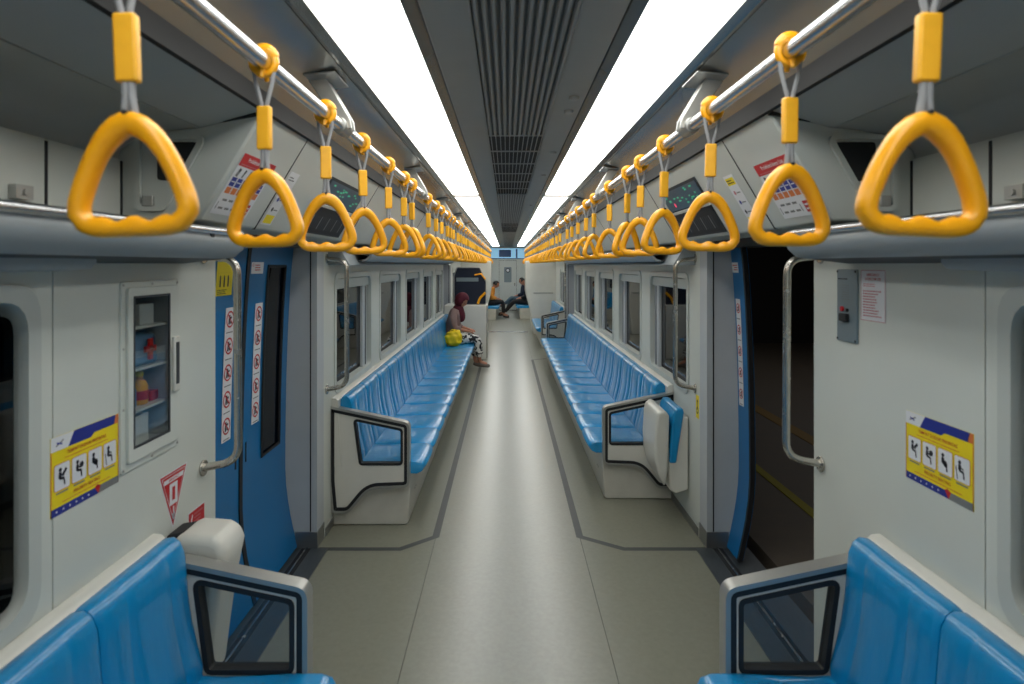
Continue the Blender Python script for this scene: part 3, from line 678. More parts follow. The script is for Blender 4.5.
# luggage racks
def rack(s, y0, y1, label, near):
    root = empty('luggage_rack', (s*1.0,(y0+y1)/2,1.72), label, 'luggage rack', 'luggage racks')
    q = MB(s); q.prism_y([(.955,1.800),(.948,1.785),(.955,1.755),(.985,1.728),(1.02,1.722),(1.02,1.735),(.99,1.742),(.968,1.765),(.968,1.80)], y0, y1); part(q, 'fascia', 'rack', root, smooth=60)
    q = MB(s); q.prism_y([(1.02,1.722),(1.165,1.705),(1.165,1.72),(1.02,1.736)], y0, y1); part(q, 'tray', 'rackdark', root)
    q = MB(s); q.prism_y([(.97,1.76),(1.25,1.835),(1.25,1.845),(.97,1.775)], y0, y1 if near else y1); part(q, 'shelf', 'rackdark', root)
    q = MB(s); pts = [(.95,y0,1.808),(.95,y1-.02,1.808),(1.0,y1+.06,1.808),(1.0,y1+.075,1.775)]
    q.tube(arc3(pts,.06), .0125, 12); part(q, 'front_rail', 'steel', root)
    q = MB(s); nb = max(2,int((y1-y0)/1.0))
    for i in range(nb):
        y = y1-.25-i*(y1-y0-.4)/(nb-1) ; q.prism_y([(.945,1.80),(.985,1.80),(.985,1.76),(.955,1.76)], y, y+.02)
    part(q, 'rail_bracket', 'rackdark', root)
    if near:
        q = MB(s); q.box(1.235,1.255,Y(1.35),Y(1.40),1.865,1.90); q.disc((1.235,Y(1.375),1.882),(-1,0,0),.008,.006,10); part(q, 'wall_catch', 'rim', root)
rack(-1, YB+.01, Y(1.93), 'grey luggage rack above the near left seats', True); rack(1, YB+.01, Y(1.93), 'grey luggage rack above the near right seats', True)
rack(-1, Y(3.75), Y(9.6), 'long luggage rack above the left window row', False); rack(1, Y(3.75), Y(9.6), 'long luggage rack above the right window row', False)

# bent steel grab rails beside the doors
def grab_rail(s, d, label, z0=.94, z1=1.735, x=1.045):
    root = empty('grab_rail', (s*XW,Y(d),z0), label, 'grab rail', 'bent steel grab rails by the doors')
    q = MB(s); q.tube(arc3([(XW,Y(d),z1),(x,Y(d)+.01,z1-.012),(x,Y(d)+.02,z0+.02),(XW,Y(d),z0)], .10, 8), .0145, 14); part(q, 'tube', 'steel2', root)
    for z in (z0,z1):
        q = MB(s); q.disc((XW,Y(d),z), (-1,0,0), .030, .008, 20); part(q, 'flange', 'steel2', root, bevel=.002)
grab_rail(-1, 2.06, 'bent steel grab rail on the near left wall beside the blue door'); grab_rail(1, 2.10, 'bent steel grab rail on the near right wall beside the open doorway')
grab_rail(-1, 3.47, 'thin steel grab rail on the left pillar in front of the first window', .915, 1.74); grab_rail(1, 3.50, 'thin steel grab rail on the right pillar in front of the first window', .915, 1.74)

# overhead rails with brackets
def hand_rail(s, label, y0, y1, brs):
    root = empty('overhead_rail', (s*.60,y0,2.175), label, 'handrail', 'overhead handrails')
    q = MB(s); q.tube([(.60,y0,2.175),(.60,y1,2.175)], .0205, 20); part(q, 'rail', 'steel', root)
    for d in brs:
        y = Y(d); br = MB(s)
        br.tube([(.60,y-.045,2.175),(.60,y+.045,2.175)], .027, 18)
        for dy in (-.026,.022):
            n = [(.56,2.165),(.61,2.165),(.625,2.21),(.705,2.325),(.695,2.335),(.645,2.335),(.60,2.26),(.565,2.20)]
            br.prism_y(n, y+dy-.007, y+dy+.007)
        b_ = part(br, 'bracket', 'rim', root, bevel=.003)
        q = MB(s); q.prism_y([(.60,2.338),(.705,2.328),(.705,2.334),(.60,2.344)], y-.09, y+.09); part(q, 'mounting_plate', 'rim', b_, bevel=.002)
    return root
BR = [.35,1.90,3.68,5.35,6.95,8.5,10.1,11.7,13.2]
hand_rail(-1, 'overhead steel handrail along the left side of the carriage', YB, Y(20.4), BR+[14.8,16.4,18,19.6]); hand_rail(1, 'overhead steel handrail along the right side of the carriage', YB, Y(20.4), BR+[14.8,16.4,18,19.6])

# ---------------------------------------------------------------- strap handles
def make_handle():
    """built hanging from the origin (rail centre); triangle faces along y"""
    root = empty('strap_handle', (0,0,0))
    # clamp round the rail
    q = MB(); n = 22
    q.tube([(math.cos(2*PI*k/n)*.0275, 0, math.sin(2*PI*k/n)*.0275) for k in range(n)], .0085, 10, closed=True, up=(0,1,0), sx=1)
    for sy in (-1,1):
        q.tube([(.0,sy*.0,-.018),(0,sy*.014,-.026),(0,sy*.017,-.040)], [.009,.008,.005], 8)
    q.tube([(math.cos(a)*.030,0,math.sin(a)*.030) for a in [PI*(.12+.76*k/10) for k in range(11)]], [.009+.006*math.sin(PI*k/10) for k in range(11)], 10, up=(0,1,0), sx=1.0)
    part(q, 'clamp', 'yellow', root)
    q = MB()
    q.tube([(-.024,0,-.012),(-.020,0,-.045),(-.007,0,-.095),(-.005,0,-.118),(.005,0,-.118),(.007,0,-.095),(.020,0,-.045),(.024,0,-.012)], .005, 8, up=(0,1,0), sx=1)
    part(q, 'upper_cord', 'cord', root)
    q = MB(); q.tube([(-.004,0,-.20),(-.004,0,-.225),(-.008,0,-.256),(.008,0,-.256),(.004,0,-.225),(.004,0,-.20)], .006, 8, up=(0,1,0))
    part(q, 'lower_cord', 'cord', root)
    q = MB(); q.prism_y(rpoly([(-.0165,-.205),(.0165,-.205),(.0165,-.103),(-.0165,-.103)], .005, 3), -.009, .009); part(q, 'sleeve', 'sleeve', root, bevel=.004, seg=3)
    # triangle
    A = Vector((0,-.258)); B = Vector((-.079,-.418)); D = Vector((.079,-.418))
    pts = rpoly([(0,-.217),(-.090,-.421),(.090,-.421)], [.048,.034,.034], 9)
    dense = []
    N = len(pts)
    for i in range(N):
        a = Vector(pts[i]); b_ = Vector(pts[(i+1)%N]); m_ = max(1, int((b_-a).length/.008))
        for k in range(m_): dense.append(a+(b_-a)*k/m_)
    N = len(dense); n = 12; vs = []; fs = []
    for i, p in enumerate(dense):
        t = (dense[(i+1)%N]-dense[i-1]).normalized(); nrm = Vector((t.y,-t.x)); c = Vector((0,-.345))
        if nrm.dot(p-c) < 0: nrm = -nrm
        top = max(0, min(1, (p.y+.315)/.06)); side = 1 if p.y > -.40 else 0
        ri = .0150+.007*top; ro = .013+.003*top; rd = .0165+.0015*top
        if side: p = p+nrm*.006*math.sin(PI*max(0,min(1,(p.y+.42)/.17)))*1.5
        if p.y < -.405 and abs(p.x) < .06: ri += .0045*math.cos((p.x)/.040*PI*2*.85)
        for k in range(n):
            a = 2*PI*k/n; ca, sa = math.cos(a), math.sin(a)
            ca2 = math.copysign(abs(ca)**.8, ca); sa2 = math.copysign(abs(sa)**.8, sa)
            r_ = ro if ca > 0 else ri
            vs.append((p.x+nrm.x*ca2*r_, sa2*rd, p.y+nrm.y*ca2*r_))
    for i in range(N):
        for k in range(n): fs.append((i*n+k, i*n+(k+1)%n, ((i+1)%N)*n+(k+1)%n, ((i+1)%N)*n+k))
    q = MB(); q.add(vs, fs); part(q, 'grip', 'yellow', root, smooth=60)
    q = MB(); q.disc((0,-.0175,-.252),(0,1,0),.0035,.035,8); part(q, 'rivet', 'dark', root)
    return root
proto = make_handle()
protokids = kids(proto)
LD = [.794,1.256,1.68,2.10,2.565,2.96,3.20,3.85,4.30,4.65,5.10,5.35,5.65,6.2,6.55,6.95,7.4,7.75,8.2,8.65,9.05,9.5,9.95,10.4,10.9,11.4,11.9,12.4,12.9,13.4,13.9,14.4,14.9,15.4,15.9,16.4,16.9,17.4,17.9,18.4]
RD = [.796,1.195,1.65,2.14,2.52,2.80,3.30,3.87,4.25,4.73,5.2,5.6,6.35,6.8,7.3,7.7,8.2,8.65,9.1,9.55,10.0,10.45,10.9,11.4,11.9,12.4,12.9,13.4,13.9,14.4,14.9,15.4,15.9,16.4,16.9,17.4,17.9,18.4]
UN = ['first','second','third','fourth','fifth','sixth','seventh','eighth','ninth']
ORDX = ['twenty-'+u for u in UN]+['thirtieth']+['thirty-'+u for u in UN]+['fortieth']+['forty-'+u for u in UN]
ORD = ['nearest','second','third','fourth','fifth','sixth','seventh','eighth','ninth','tenth','eleventh','twelfth','thirteenth','fourteenth','fifteenth','sixteenth','seventeenth','eighteenth','nineteenth','twentieth']+ORDX
TW = {(-1,0):3,(-1,1):-6,(-1,2):12,(-1,3):30,(-1,4):18,(1,0):-3,(1,1):4,(1,2):-8,(1,3):14,(1,4):-24,(1,5):30}
first = True
for s, lst, side in ((-1,LD,'left'),(1,RD,'right')):
    for i, d in enumerate(lst):
        if first: h = proto; first = False
        else:
            h = proto.copy(); C.objects.link(h)
            for k in protokids:
                c = k.copy(); C.objects.link(c); c.parent = h
        x = .60; d = d*(1.027 if s < 0 else 1.024)
        h.location = (s*x, Y(d), 2.175)
        ang = TW.get((s,i), random.uniform(-32,32)); h.rotation_euler = (0, math.radians(s*(2.5 if i == 0 else random.uniform(0,2))), 0)
        # only the lower part swings round; the clamp stays on the rail
        for c in list(h.children):
            if not c.name.startswith(('clamp','upper_cord')): c.rotation_euler = (0,0,math.radians(ang))
        lb = '%s yellow strap handle from the camera on the %s rail' % (ORD[i], side)
        tagset(h, lb, 'strap handle', 'yellow strap handles on the %s rail' % side)

# ================================================================ SIGNS AND FITTINGS
def priority_sign(s, d_left, label):
    # 0.268 m wide, 0.19 high; u=0 at the viewer's left edge
    W, H = .27, .20; P = Print(wallf(s, XW, d_left, 1.065)); P.slab(0,0,W,H,'s_yel')
    P.poly([(0,H),(0,H-.036),(.062,H-.036),(.085,H)],'s_white',.0016); P.poly([(.085,H),(.062,H-.036),(.15,H-.036),(.165,H-.026),(W-.02,H-.026),(W-.012,H)],'s_blue',.0016)
    P.poly([(W-.012,H),(W-.024,H-.026),(W,H-.026),(W,H)],'s_orange',.0016); P.line(.018,H-.024,.045,H-.012,.004,'s_grey',.002); P.line(.02,H-.016,.04,H-.022,.004,'s_blue',.0022)
    P.text('TEMPAT DUDUK PRIORITAS', W/2, H-.049, .009, 's_red', .002, .19); P.rect(.05,H-.062,W-.05,H-.060,'s_orange',.002)
    P.rect(0,0,.003,H-.036,'s_orange',.0018); P.rect(W-.003,0,W,H-.026,'s_orange',.0018)
    for i in range(4):
        u = .012+i*.0635; pp = rpoly([(u,.062),(u+.055,.062),(u+.055,.128),(u,.128)],.006,3); P.poly(inset(pp,-.0015),'s_orange',.0018); P.poly(pp,'s_white',.0022)
        person_icon(P, u+.026, .094, .05, 's_black', .0028, 1); 
        if i == 0: P.line(u+.03,.10,u+.042,.112,.008,'s_black',.0028)
        if i == 1: P.circ(u+.036,.103,.008,'s_black',.0028)
        if i == 2: P.circ(u+.030,.090,.008,'s_black',.0028)
        if i == 3: P.line(u+.006,.10,u+.012,.066,.003,'s_black',.0028)
        P.rect(u+.006,.053,u+.049,.057,'s_grey',.002)
    P.text('PRIORITY SEATING', W/2, .041, .009, 's_red', .002, .13); P.rect(.04,.028,W-.04,.030,'s_orange',.002)
    P.poly([(0,0),(0,.020),(.165,.020),(.18,0)],'s_blue',.0018); P.poly([(.165,.020),(.175,.026),(.19,.02),(.18,0)],'s_red',.002); P.poly([(.18,0),(.19,.02),(W,.02),(W,0)],'s_grey',.0018)
    for k in range(6): P.circ(.02+k*.024,.010,.003,'s_white',.0022,8)
    P.fin('priority_sign', None, label, 'sign')
priority_sign(-1, 1.372, 'yellow priority seating sticker on the left wall below the cabinet')
priority_sign(1, 1.652, 'yellow priority seating sticker on the right wall above the seats')
# emergency triangle and red notice on the left wall
P = Print(wallf(-1, XW, 1.80, .80)); P.cur = 's_white'; P.poly([(0,.20),(.085,0),(.18,.20)],'s_white',.0008); P.poly([(.006,.196),(.085,.012),(.172,.196)],'s_red',.0012)
P.poly([(.016,.19),(.085,.03),(.162,.19)],'s_white',.0016); P.poly([(.019,.188),(.085,.036),(.159,.188)],'s_red',.0018); P.rect(.028,.165,.150,.180,'s_white',.0022); P.text('EMERGENCY',.089,.1725,.008,'s_red',.0026,.11)
P.rect(.062,.085,.112,.158,'s_white',.0022); P.rect(.078,.10,.096,.145,'s_red',.0026); P.line(.087,.035,.087,.078,.008,'s_white',.0022); P.poly([(.076,.055),(.087,.032),(.098,.055)],'s_white',.0022)
P.fin('emergency_sticker', None, 'red and white triangular sticker low on the left wall', 'sign')
P = Print(wallf(-1, XW, 1.965, .735)); P.slab(0,0,.12,.075,'s_white'); P.rect(.003,.003,.117,.072,'s_red',.0014); P.line(.012,.012,.03,.06,.008,'s_white'); P.lines(.042,.11,.012,.064,4,'s_pink',.0018); P.fin('notice_sticker', None, 'small red notice low on the left wall beside the door edge', 'sign')
# right wall: intercom and notice
root = empty('intercom', (XW, Y(1.93), 1.43), 'grey emergency intercom plate with small buttons on the right wall', 'intercom')
q = MB(1); q.box(XW-.008, XW, Y(1.875), Y(1.988), 1.43, 1.685); part(q, 'face_plate', 'panelgrey', root, bevel=.003)
f = lambda u,v,off: Vector((XW-.008-off, Y(1.988)-u, 1.43+v))
P = Print(f); P.lines(.012,.115,.216,.226,1,'s_black'); 
for i in range(5):
    for j in range(7): P.circ(.038+i*.010,.150+j*.008,.0022,'s_grey',.0012,8)
P.fin('speaker_holes', root)
q = MB(1)
q.disc((XW-.008,Y(1.988)-.04,1.43+.115),(-1,0,0),.009,.006,14); part(q, 'call_button', 'red', root)
q = MB(1); q.disc((XW-.008,Y(1.988)-.072,1.43+.112),(-1,0,0),.006,.004,12); part(q, 'indicator', 'dark', root)
q = MB(1); q.box(XW-.022,XW-.008,Y(1.988)-.082,Y(1.988)-.034,1.43+.072,1.43+.100); part(q, 'handset_switch', 'dark', root, bevel=.003)
q = MB(1)
for u in (.006,.120):
    for v in (.008,.247): q.disc((XW-.008,Y(1.988)-u,1.43+v),(-1,0,0),.004,.002,8)
part(q, 'screw_set', 'dark', root)
P = Print(wallf(1, XW, 1.862, 1.515)); P.slab(0,0,.135,.168,'s_white'); P.text('EMERGENCY',.068,.152,.009,'s_red',.0016,.07); P.text('INTERCOM USE',.068,.138,.009,'s_red',.0016,.09)
P.lines(.012,.12,.112,.125,2,'s_pink'); P.lines(.012,.12,.012,.103,10,'s_pink'); 
for a in ((0,0,.135,.002),(0,.166,.135,.168),(0,0,.002,.168),(.133,0,.135,.168)): P.rect(*a,'s_pink',.0018)
P.fin('notice_sticker', None, 'white instruction sheet with red text beside the intercom', 'sign')
# small yellow pictogram on the right pillar
P = Print(wallf(1, XW, 3.49, .735)); P.slab(0,0,.06,.145,'s_yel'); P.ring(.03,.05,.014,.021,'s_black'); P.circ(.03,.108,.01,'s_black'); P.line(.03,.1,.03,.055,.011,'s_black'); P.fin('wheelchair_sticker', None, 'small yellow wheelchair sticker low on the right pillar wall', 'sign')

# slanted header signs: u to viewer's right, v up the slope
SL = math.hypot(.21,.35); 
def headf(s, d0, t0):                    # t measured from the bottom edge, metres
    ux, uz = -.21/SL, .35/SL; nx, nz = -.35/SL, -.21/SL
    return lambda u, v, off: Vector((s*(1.01+ux*(t0+v)+nx*(off+.001)), Y(d0)-s*u, 1.84+uz*(t0+v)+nz*(off+.001)))
def header_poster(s, dl, label):
    W, H = .27, .225; P = Print(headf(s, dl, .035)); P.slab(0,0,W,H,'s_white'); P.rect(.0,H-.045,W,H,'s_red',.0016); P.text('Prohibited Items List',W/2,H-.018,.015,'s_white',.002,.23); P.lines(.015,.2,H-.042,H-.034,1,'s_pink',.002)
    for i in range(6):
        u = .012+i*.0425; P.line(u+.014,.142,u+.022,.172,.012 if i%2 else .018,'s_grey',.0018); P.circ(u+.02,.165,.006,'s_black',.002)
        P.rect(u,.105,u+.034,.138,'s_blue',.0018); P.rect(u+.004,.12,u+.03,.124,'s_white',.0022); P.rect(u,.078,u+.034,.101,'s_orange',.0018)
    for r in range(2):
        for i in range(3): P.rect(.03+i*.045,.02+r*.03,.062+i*.045,.028+r*.03,'s_grey',.0018)
    P.line(.014,.018,.014,.045,.004,'s_black'); P.line(.165,.018,.165,.045,.004,'s_black'); P.rect(.19,.012,.255,.055,'s_red',.0018); P.rect(.196,.022,.25,.028,'s_white',.0022); P.rect(.196,.038,.25,.044,'s_white',.0022)
    P.fin('header_poster', None, label, 'poster')
def small_poster(s, dl, label):
    W, H = .10, .24; P = Print(headf(s, dl, .025)); P.slab(0,0,W,H,'s_white'); P.rect(.008,.008,W-.008,.045,'s_yel',.0016); P.rect(.008,H-.045,W-.008,H-.012,'s_yel' if s > 0 else 's_white',.0016)
    P.lines(.015,W-.015,H-.04,H-.018,2,'s_black',.002)
    for i in range(3): P.circ(.03,.07+i*.045,.010,('s_black','s_blue','s_pink')[i],.0018); P.rect(.045,.066+i*.045,.085,.071+i*.045,'s_grey',.0018)
    P.fin('header_poster', None, label, 'poster')
header_poster(-1, 1.775, 'red headed prohibited items poster on the left header over the door'); header_poster(1, 2.02, 'red headed prohibited items poster on the right header over the doorway')
small_poster(-1, 2.15, 'narrow icon poster beside the left prohibited items poster'); small_poster(1, 2.30, 'narrow icon poster beside the right prohibited items poster')
for s, side in ((-1,'left'),(1,'right')):
    root = empty('route_display', (s*.93, Y(2.85), 1.9), 'dark and green lit route display on the %s header above the door' % side, 'display', 'lit route displays')
    d0, d1 = 2.58, 3.14; f = headf(s, d0 if s < 0 else d1, .02); W = Y(d1-d0)
    P = Print(f); P.slab(-.015,.0,W+.015,.30,'rackdark',.002); P.slab(-.025,.148,W+.025,.162,'header',.012); P.fin('display_frame', root)
    P = Print(f); P.rect(0,.17,W,.285,'led',.006)
    for k in range(26):
        u = random.uniform(.02,W-.07); v = random.uniform(.185,.27); P.rect(u,v,u+random.uniform(.02,.05),v+.008,random.choice(['ledg','ledg','led','ledg']),.007)
    P.circ(W*.25,.20,.013,'ledr',.008); P.fin('screen', root)
    P = Print(f); P.rect(0,.01,W,.14,'dark',.006)
    for k in range(18): u = .03+k*(W-.06)/18; P.rect(u,.03,u+.012,.10,'s_grey' if k%4==0 else 'rackdark',.007)
    P.fin('lower_panel', root)

# first aid cabinet recessed in the left wall
s = -1
ya, yb = Y(1.616), Y(1.90); ha = [(Y(1.657),1.145),(Y(1.835),1.145),(Y(1.835),1.605),(Y(1.657),1.605)]
root = empty('first_aid_cabinet', (-XW, (ya+yb)/2, 1.08), 'white recessed first aid cabinet with a glass door on the left wall', 'cabinet')
q = MB(s); q.plate(rpoly([(ya,1.08),(yb,1.08),(yb,1.65),(ya,1.65)],.012,3), [[(Y(1.652),1.135),(Y(1.848),1.135),(Y(1.848),1.612),(Y(1.652),1.612)]], lambda u,v: (XW-.006,u,v), lambda u,v: (XW+.002,u,v)); part(q, 'surround', 'wall', root, bevel=.002)
dr = MB(s); dr.plate(rpoly([(ya+.022,1.105),(yb-.022,1.105),(yb-.022,1.632),(ya+.022,1.632)],.012,3), [ha], lambda u,v: (XW-.016,u,v), lambda u,v: (XW-.006,u,v)); dor = part(dr, 'door', 'wall', root, bevel=.002)
q = MB(s); q.plate(inset(ha,-.004), [], lambda u,v: (XW-.012,u,v), lambda u,v: (XW-.009,u,v)); part(q, 'pane', 'clear', dor, smooth=0)
q = MB(s); q.band(inset(ha,-.001), inset(ha,.006), lambda u,v: (XW-.017,u,v), lambda u,v: (XW-.012,u,v)); part(q, 'pane_gasket', 'rackdark', dor, smooth=0)
hy = Y(1.852)
q = MB(s); q.box(XW-.028,XW-.016,hy-.012,hy+.024,1.275,1.46); part(q, 'handle', 'shell', dor, bevel=.004); q = MB(s); q.box(XW-.030,XW-.027,hy-.003,hy+.015,1.30,1.44); part(q, 'handle_grip', 'rackdark', dor)
q = MB(s)
x0, x1 = XW+.002, XW+.128; a, b2 = Y(1.648), Y(1.852)
q.box(x1-.004,x1,a,b2,1.13,1.615); q.box(x0,x1,a,a+.003,1.13,1.615); q.box(x0,x1,b2-.003,b2,1.13,1.615); q.box(x0,x1,a,b2,1.13,1.133); q.box(x0,x1,a,b2,1.612,1.615); part(q, 'inner_box', 'wall2', root)
for z in (1.248,1.375,1.505):
    q = MB(s); q.box(x0+.0,x1-.006,a+.003,b2-.003,z-.004,z+.004); part(q, 'shelf', 'shell', root)
q = MB(s)
for yy in (ya+.01,(ya+yb)/2,yb-.01):
    for z in (1.09,1.64): q.disc((XW-.006,yy,z),(-1,0,0),.004,.002,8)
for yy in (ya+.01,yb-.01):
    for z in (1.27,1.45): q.disc((XW-.006,yy,z),(-1,0,0),.004,.002,8)
part(q, 'screw_set', 'rim', root)
def wpos(d, x, z): return (-x, Y(d), z)
c = Y(1.745)
root = empty('antiseptic_bottle', (-(XW+.045),c+.03,1.252), 'amber antiseptic bottle on the third cabinet shelf', 'bottle')
q = MB(); q.lathe((-(XW+.045),c+.03,1.252), [(.022,0),(.026,.004),(.026,.060),(.018,.075),(.011,.082),(.011,.09)], 20); part(q, 'bottle_body', 'bottle', root)
q = MB(); q.lathe((-(XW+.045),c+.03,1.342), [(.012,0),(.012,.012),(.010,.015)], 16); part(q, 'cap', 's_yel', root)
q = MB(); q.lathe((-(XW+.045),c+.03,1.268), [(.0265,0),(.0268,.001),(.0268,.028),(.0265,.029)], 20); part(q, 'bottle_label', 's_red', root)
q = MB(); q.box(-(XW+.075),-(XW+.03),c+.07,c+.115,1.252,1.285); tagset(q.build('medicine_box','red',bevel=.003,loc=(-(XW+.05),c+.09,1.252)), 'small red box beside the amber bottle', 'box')
q = MB(); q.box(-(XW+.085),-(XW+.03),c-.045,c-.008,1.252,1.31); tagset(q.build('medicine_box','bluebag',bevel=.003,loc=(-(XW+.05),c-.02,1.252)), 'small blue box left of the amber bottle', 'box')
root = empty('first_aid_pouch', (-(XW+.05),c+.03,1.379), 'pale blue pouch with a red cross on the second cabinet shelf', 'pouch')
q = MB(); q.prism_y([(-(XW+.09),1.379),(-(XW+.02),1.379),(-(XW+.03),1.475),(-(XW+.075),1.485)], c-.045, c+.10); part(q, 'pouch_body', 'bluebag', root, bevel=.012, seg=3)
q = MB(); X = -(XW+.017); q.box(X-.004,X+.004,c+.035,c+.053,1.395,1.462); q.box(X-.004,X+.004,c+.015,c+.073,1.42,1.438); part(q, 'red_cross', 'red', root)
q = MB(); q.box(-(XW+.09),-(XW+.02),c-.01,c+.07,1.509,1.575); tagset(q.build('bandage_box','paper',bevel=.003,loc=(-(XW+.05),c+.03,1.509)), 'pale bandage box on the top cabinet shelf', 'box')
q = MB(); q.box(-(XW+.06),-(XW+.02),c-.05,c+.04,1.133,1.225); tagset(q.build('document_stack','paper',bevel=.002,loc=(-(XW+.04),c,1.133)), 'white papers standing in the bottom of the cabinet', 'papers')

# ---------------------------------------------------------------- left cabinet and dark screen at the far end of the bench
yc = Y(10.0)
root = empty('equipment_cabinet', (-.75,yc,0), 'low white equipment cabinet behind the seated woman', 'cabinet')
q = MB(); q.box(-1.165,-.39,yc-.10,yc+.55,0,.97); part(q, 'cabinet_body', 'shell', root, bevel=.015, seg=3)
q = MB(); q.box(-.40,-.385,yc-.108,yc-.095,.02,.97); part(q, 'edge_strip', 'steel2', root)
root = empty('glass_screen', (-.75,yc,.97), 'dark tinted glass screen standing on the white equipment cabinet', 'screen')
ol = rpoly([(-1.0,.975),(-.41,.975),(-.41,1.40),(-.52,1.66),(-.94,1.66),(-1.0,1.5)], .04)
q = MB(); q.plate(ol, [], lambda u,v: (u,yc-.004,v), lambda u,v: (u,yc+.004,v)); part(q, 'pane', 'navy', root, smooth=0)
q = MB(); q.tube([(u,yc,v) for u,v in inset(ol,.006)], .010, 8, closed=True, up=(0,1,0)); part(q, 'frame', 'rim', root)
q = MB(); q.box(-.95,-.55,yc-.012,yc-.004,1.40,1.47); part(q, 'glare_strip', 'panelgrey', root)
q = MB(); q.tube([(-.56,yc-.03,1.0),(-.52,yc-.03,1.10),(-.42,yc-.03,1.2)], .022, 8); part(q, 'grip', 'yellow', root)
q = MB(); q.tube([(-.62,yc-.03,1.52),(-.50,yc-.03,1.54),(-.42,yc-.03,1.44)], .014, 8); part(q, 'grip', 'yellow', root)
# steel pole at the second right door
q = MB(); q.tube([(1.03,Y(10.0),0.0),(1.03,Y(10.0),1.84)], .016, 12); o = q.build('steel_pole','steel2',loc=(1.03,Y(10),0)); tagset(o, 'vertical steel pole at the far end of the right bench', 'pole')
# second mid-distance loop rail beside short bench handled by its end panel

# ================================================================ PEOPLE
def skin_obj(name, verts, edges, radii, mt, root, sub=2, extra=None):
    me = bpy.data.meshes.new(name); me.from_pydata([Vector(v)-root.location for v in verts], edges, []); me.materials.append(M[mt])
    o = bpy.data.objects.new(name, me); C.objects.link(o); o.parent = root
    sk = o.modifiers.new('skin', 'SKIN'); sk.use_smooth_shade = True
    d = me.skin_vertices[0].data
    for i, r in enumerate(radii): d[i].radius = (r, r) if not isinstance(r, tuple) else r
    d[0].use_root = True
    sb = o.modifiers.new('sub', 'SUBSURF'); sb.levels = sub; sb.render_levels = sub
    return o
def bake(o):
    """apply modifiers without operators"""
    dg = bpy.context.evaluated_depsgraph_get(); me = bpy.data.meshes.new_from_object(o.evaluated_get(dg)); o.modifiers.clear(); old = o.data; o.data = me; bpy.data.meshes.remove(old)
    me.polygons.foreach_set('use_smooth', [True]*len(me.polygons)); return o
def person(s, hipx, y, J, label, top, pants, shoes, cover, covermat, skirtcut=None, scale=1):
    """J: joints in (f, l, z); f towards the aisle, l along the carriage"""
    root = empty('person', (s*hipx, y, 0), label, 'person')
    W = lambda p: Vector((s*(hipx-p[0]), y+p[1], p[2]))
    hp, ch, nk, hd = J['hip'], J['chest'], J['neck'], J['head']
    verts = []; edges = []; rad = []; names = {}
    def V(n, p, r, to=None):
        verts.append(W(p)); rad.append(r); names[n] = len(verts)-1
        if to is not None: edges.append((names[to], names[n]))
    V('pelvis', hp, .115); V('waist', tuple((a+b_)/2 for a,b_ in zip(hp,ch)), .105, 'pelvis'); V('chest', ch, .12, 'waist'); V('neck', nk, .048, 'chest'); V('skull', tuple(a*.5+b_*.5 for a,b_ in zip(nk,hd)), .05, 'neck')
    for k in ('a','b'):
        V('sh'+k, J['sh'+k], .055, 'chest'); V('el'+k, J['el'+k], .040, 'sh'+k); V('wr'+k, J['wr'+k], .025, 'el'+k)
        V('hi'+k, J['hi'+k], .088, 'pelvis'); V('kn'+k, J['kn'+k], .058, 'hi'+k); V('an'+k, J['an'+k], .035, 'kn'+k)
        ft = J['ft'+k]; V('ft'+k, ft, .030, 'an'+k)
        w_ = Vector(J['wr'+k]); h_ = Vector(J['ha'+k]); dr_ = (h_-w_).normalized(); V('pa'+k, tuple(w_+dr_*.05), (.034,.018), 'wr'+k)
        side = dr_.cross(Vector((0,0,1))).normalized()
        for q_, off in enumerate((-.026,-.009,.009,.025)):
            ln = (.030,.036,.034,.026)[q_]; b0 = w_+dr_*.085+side*off; b1 = b0+dr_*ln+Vector((0,0,-.008)); b2_ = b1+dr_*ln*.7+Vector((0,0,-.018))
            V('k%s%d'%(k,q_), tuple(b0), .010, 'pa'+k); V('l%s%d'%(k,q_), tuple(b1), .0085, 'k%s%d'%(k,q_)); V('m%s%d'%(k,q_), tuple(b2_), .007, 'l%s%d'%(k,q_))
        t0 = w_+dr_*.035-side*.032; V('t'+k, tuple(t0), .010, 'pa'+k); V('u'+k, tuple(t0+dr_*.035-side*.012), .008, 't'+k)
    body = bake(skin_obj('body', verts, edges, rad, 'skin', root, 2))
    # head with face, merged into the body mesh
    bm = bmesh.new(); bm.from_mesh(body.data)
    hb = bmesh.ops.create_icosphere(bm, subdivisions=4, radius=1)['verts']
    F = Vector((-s*math.cos(J['pitch'])*math.cos(J.get('yaw',0)), math.cos(J['pitch'])*math.sin(J.get('yaw',0)), -math.sin(J['pitch']))); L_ = Vector((0,0,1)).cross(F).normalized(); U = F.cross(L_)
    hc = W(hd)-root.location
    def headpt(c):
        f_, l_, u_ = c.x, c.y, c.z; sx = .092+.006*(u_ > 0); sy = .074; sz = .112
        if u_ < -.2: sy *= 1-.28*(-u_-.2); 
        p = Vector((f_*sx, l_*sy, u_*sz))
        nose = math.exp(-((l_/.13)**2))*math.exp(-(((u_+.12)/.20)**2))*(f_ > .5); p.x += .020*nose
        for e in (-1,1):
            sock = math.exp(-(((l_-e*.38)/.16)**2))*math.exp(-(((u_-.06)/.12)**2))*(f_ > .4); p.x -= .009*sock
            ear = math.exp(-(((f_)/.16)**2))*math.exp(-(((u_+.02)/.22)**2))*(l_*e > .85); p.y += e*.014*ear
        chin = math.exp(-((l_/.3)**2))*math.exp(-(((u_+.85)/.18)**2))*(f_ > .2); p.x += .012*chin
        return p
    for v in hb: p = headpt(v.co.copy()); v.co = hc+F*p.x+L_*p.y+U*p.z
    for f_ in bm.faces: f_.smooth = True
    bm.to_mesh(body.data); bm.free()
    q = MB()
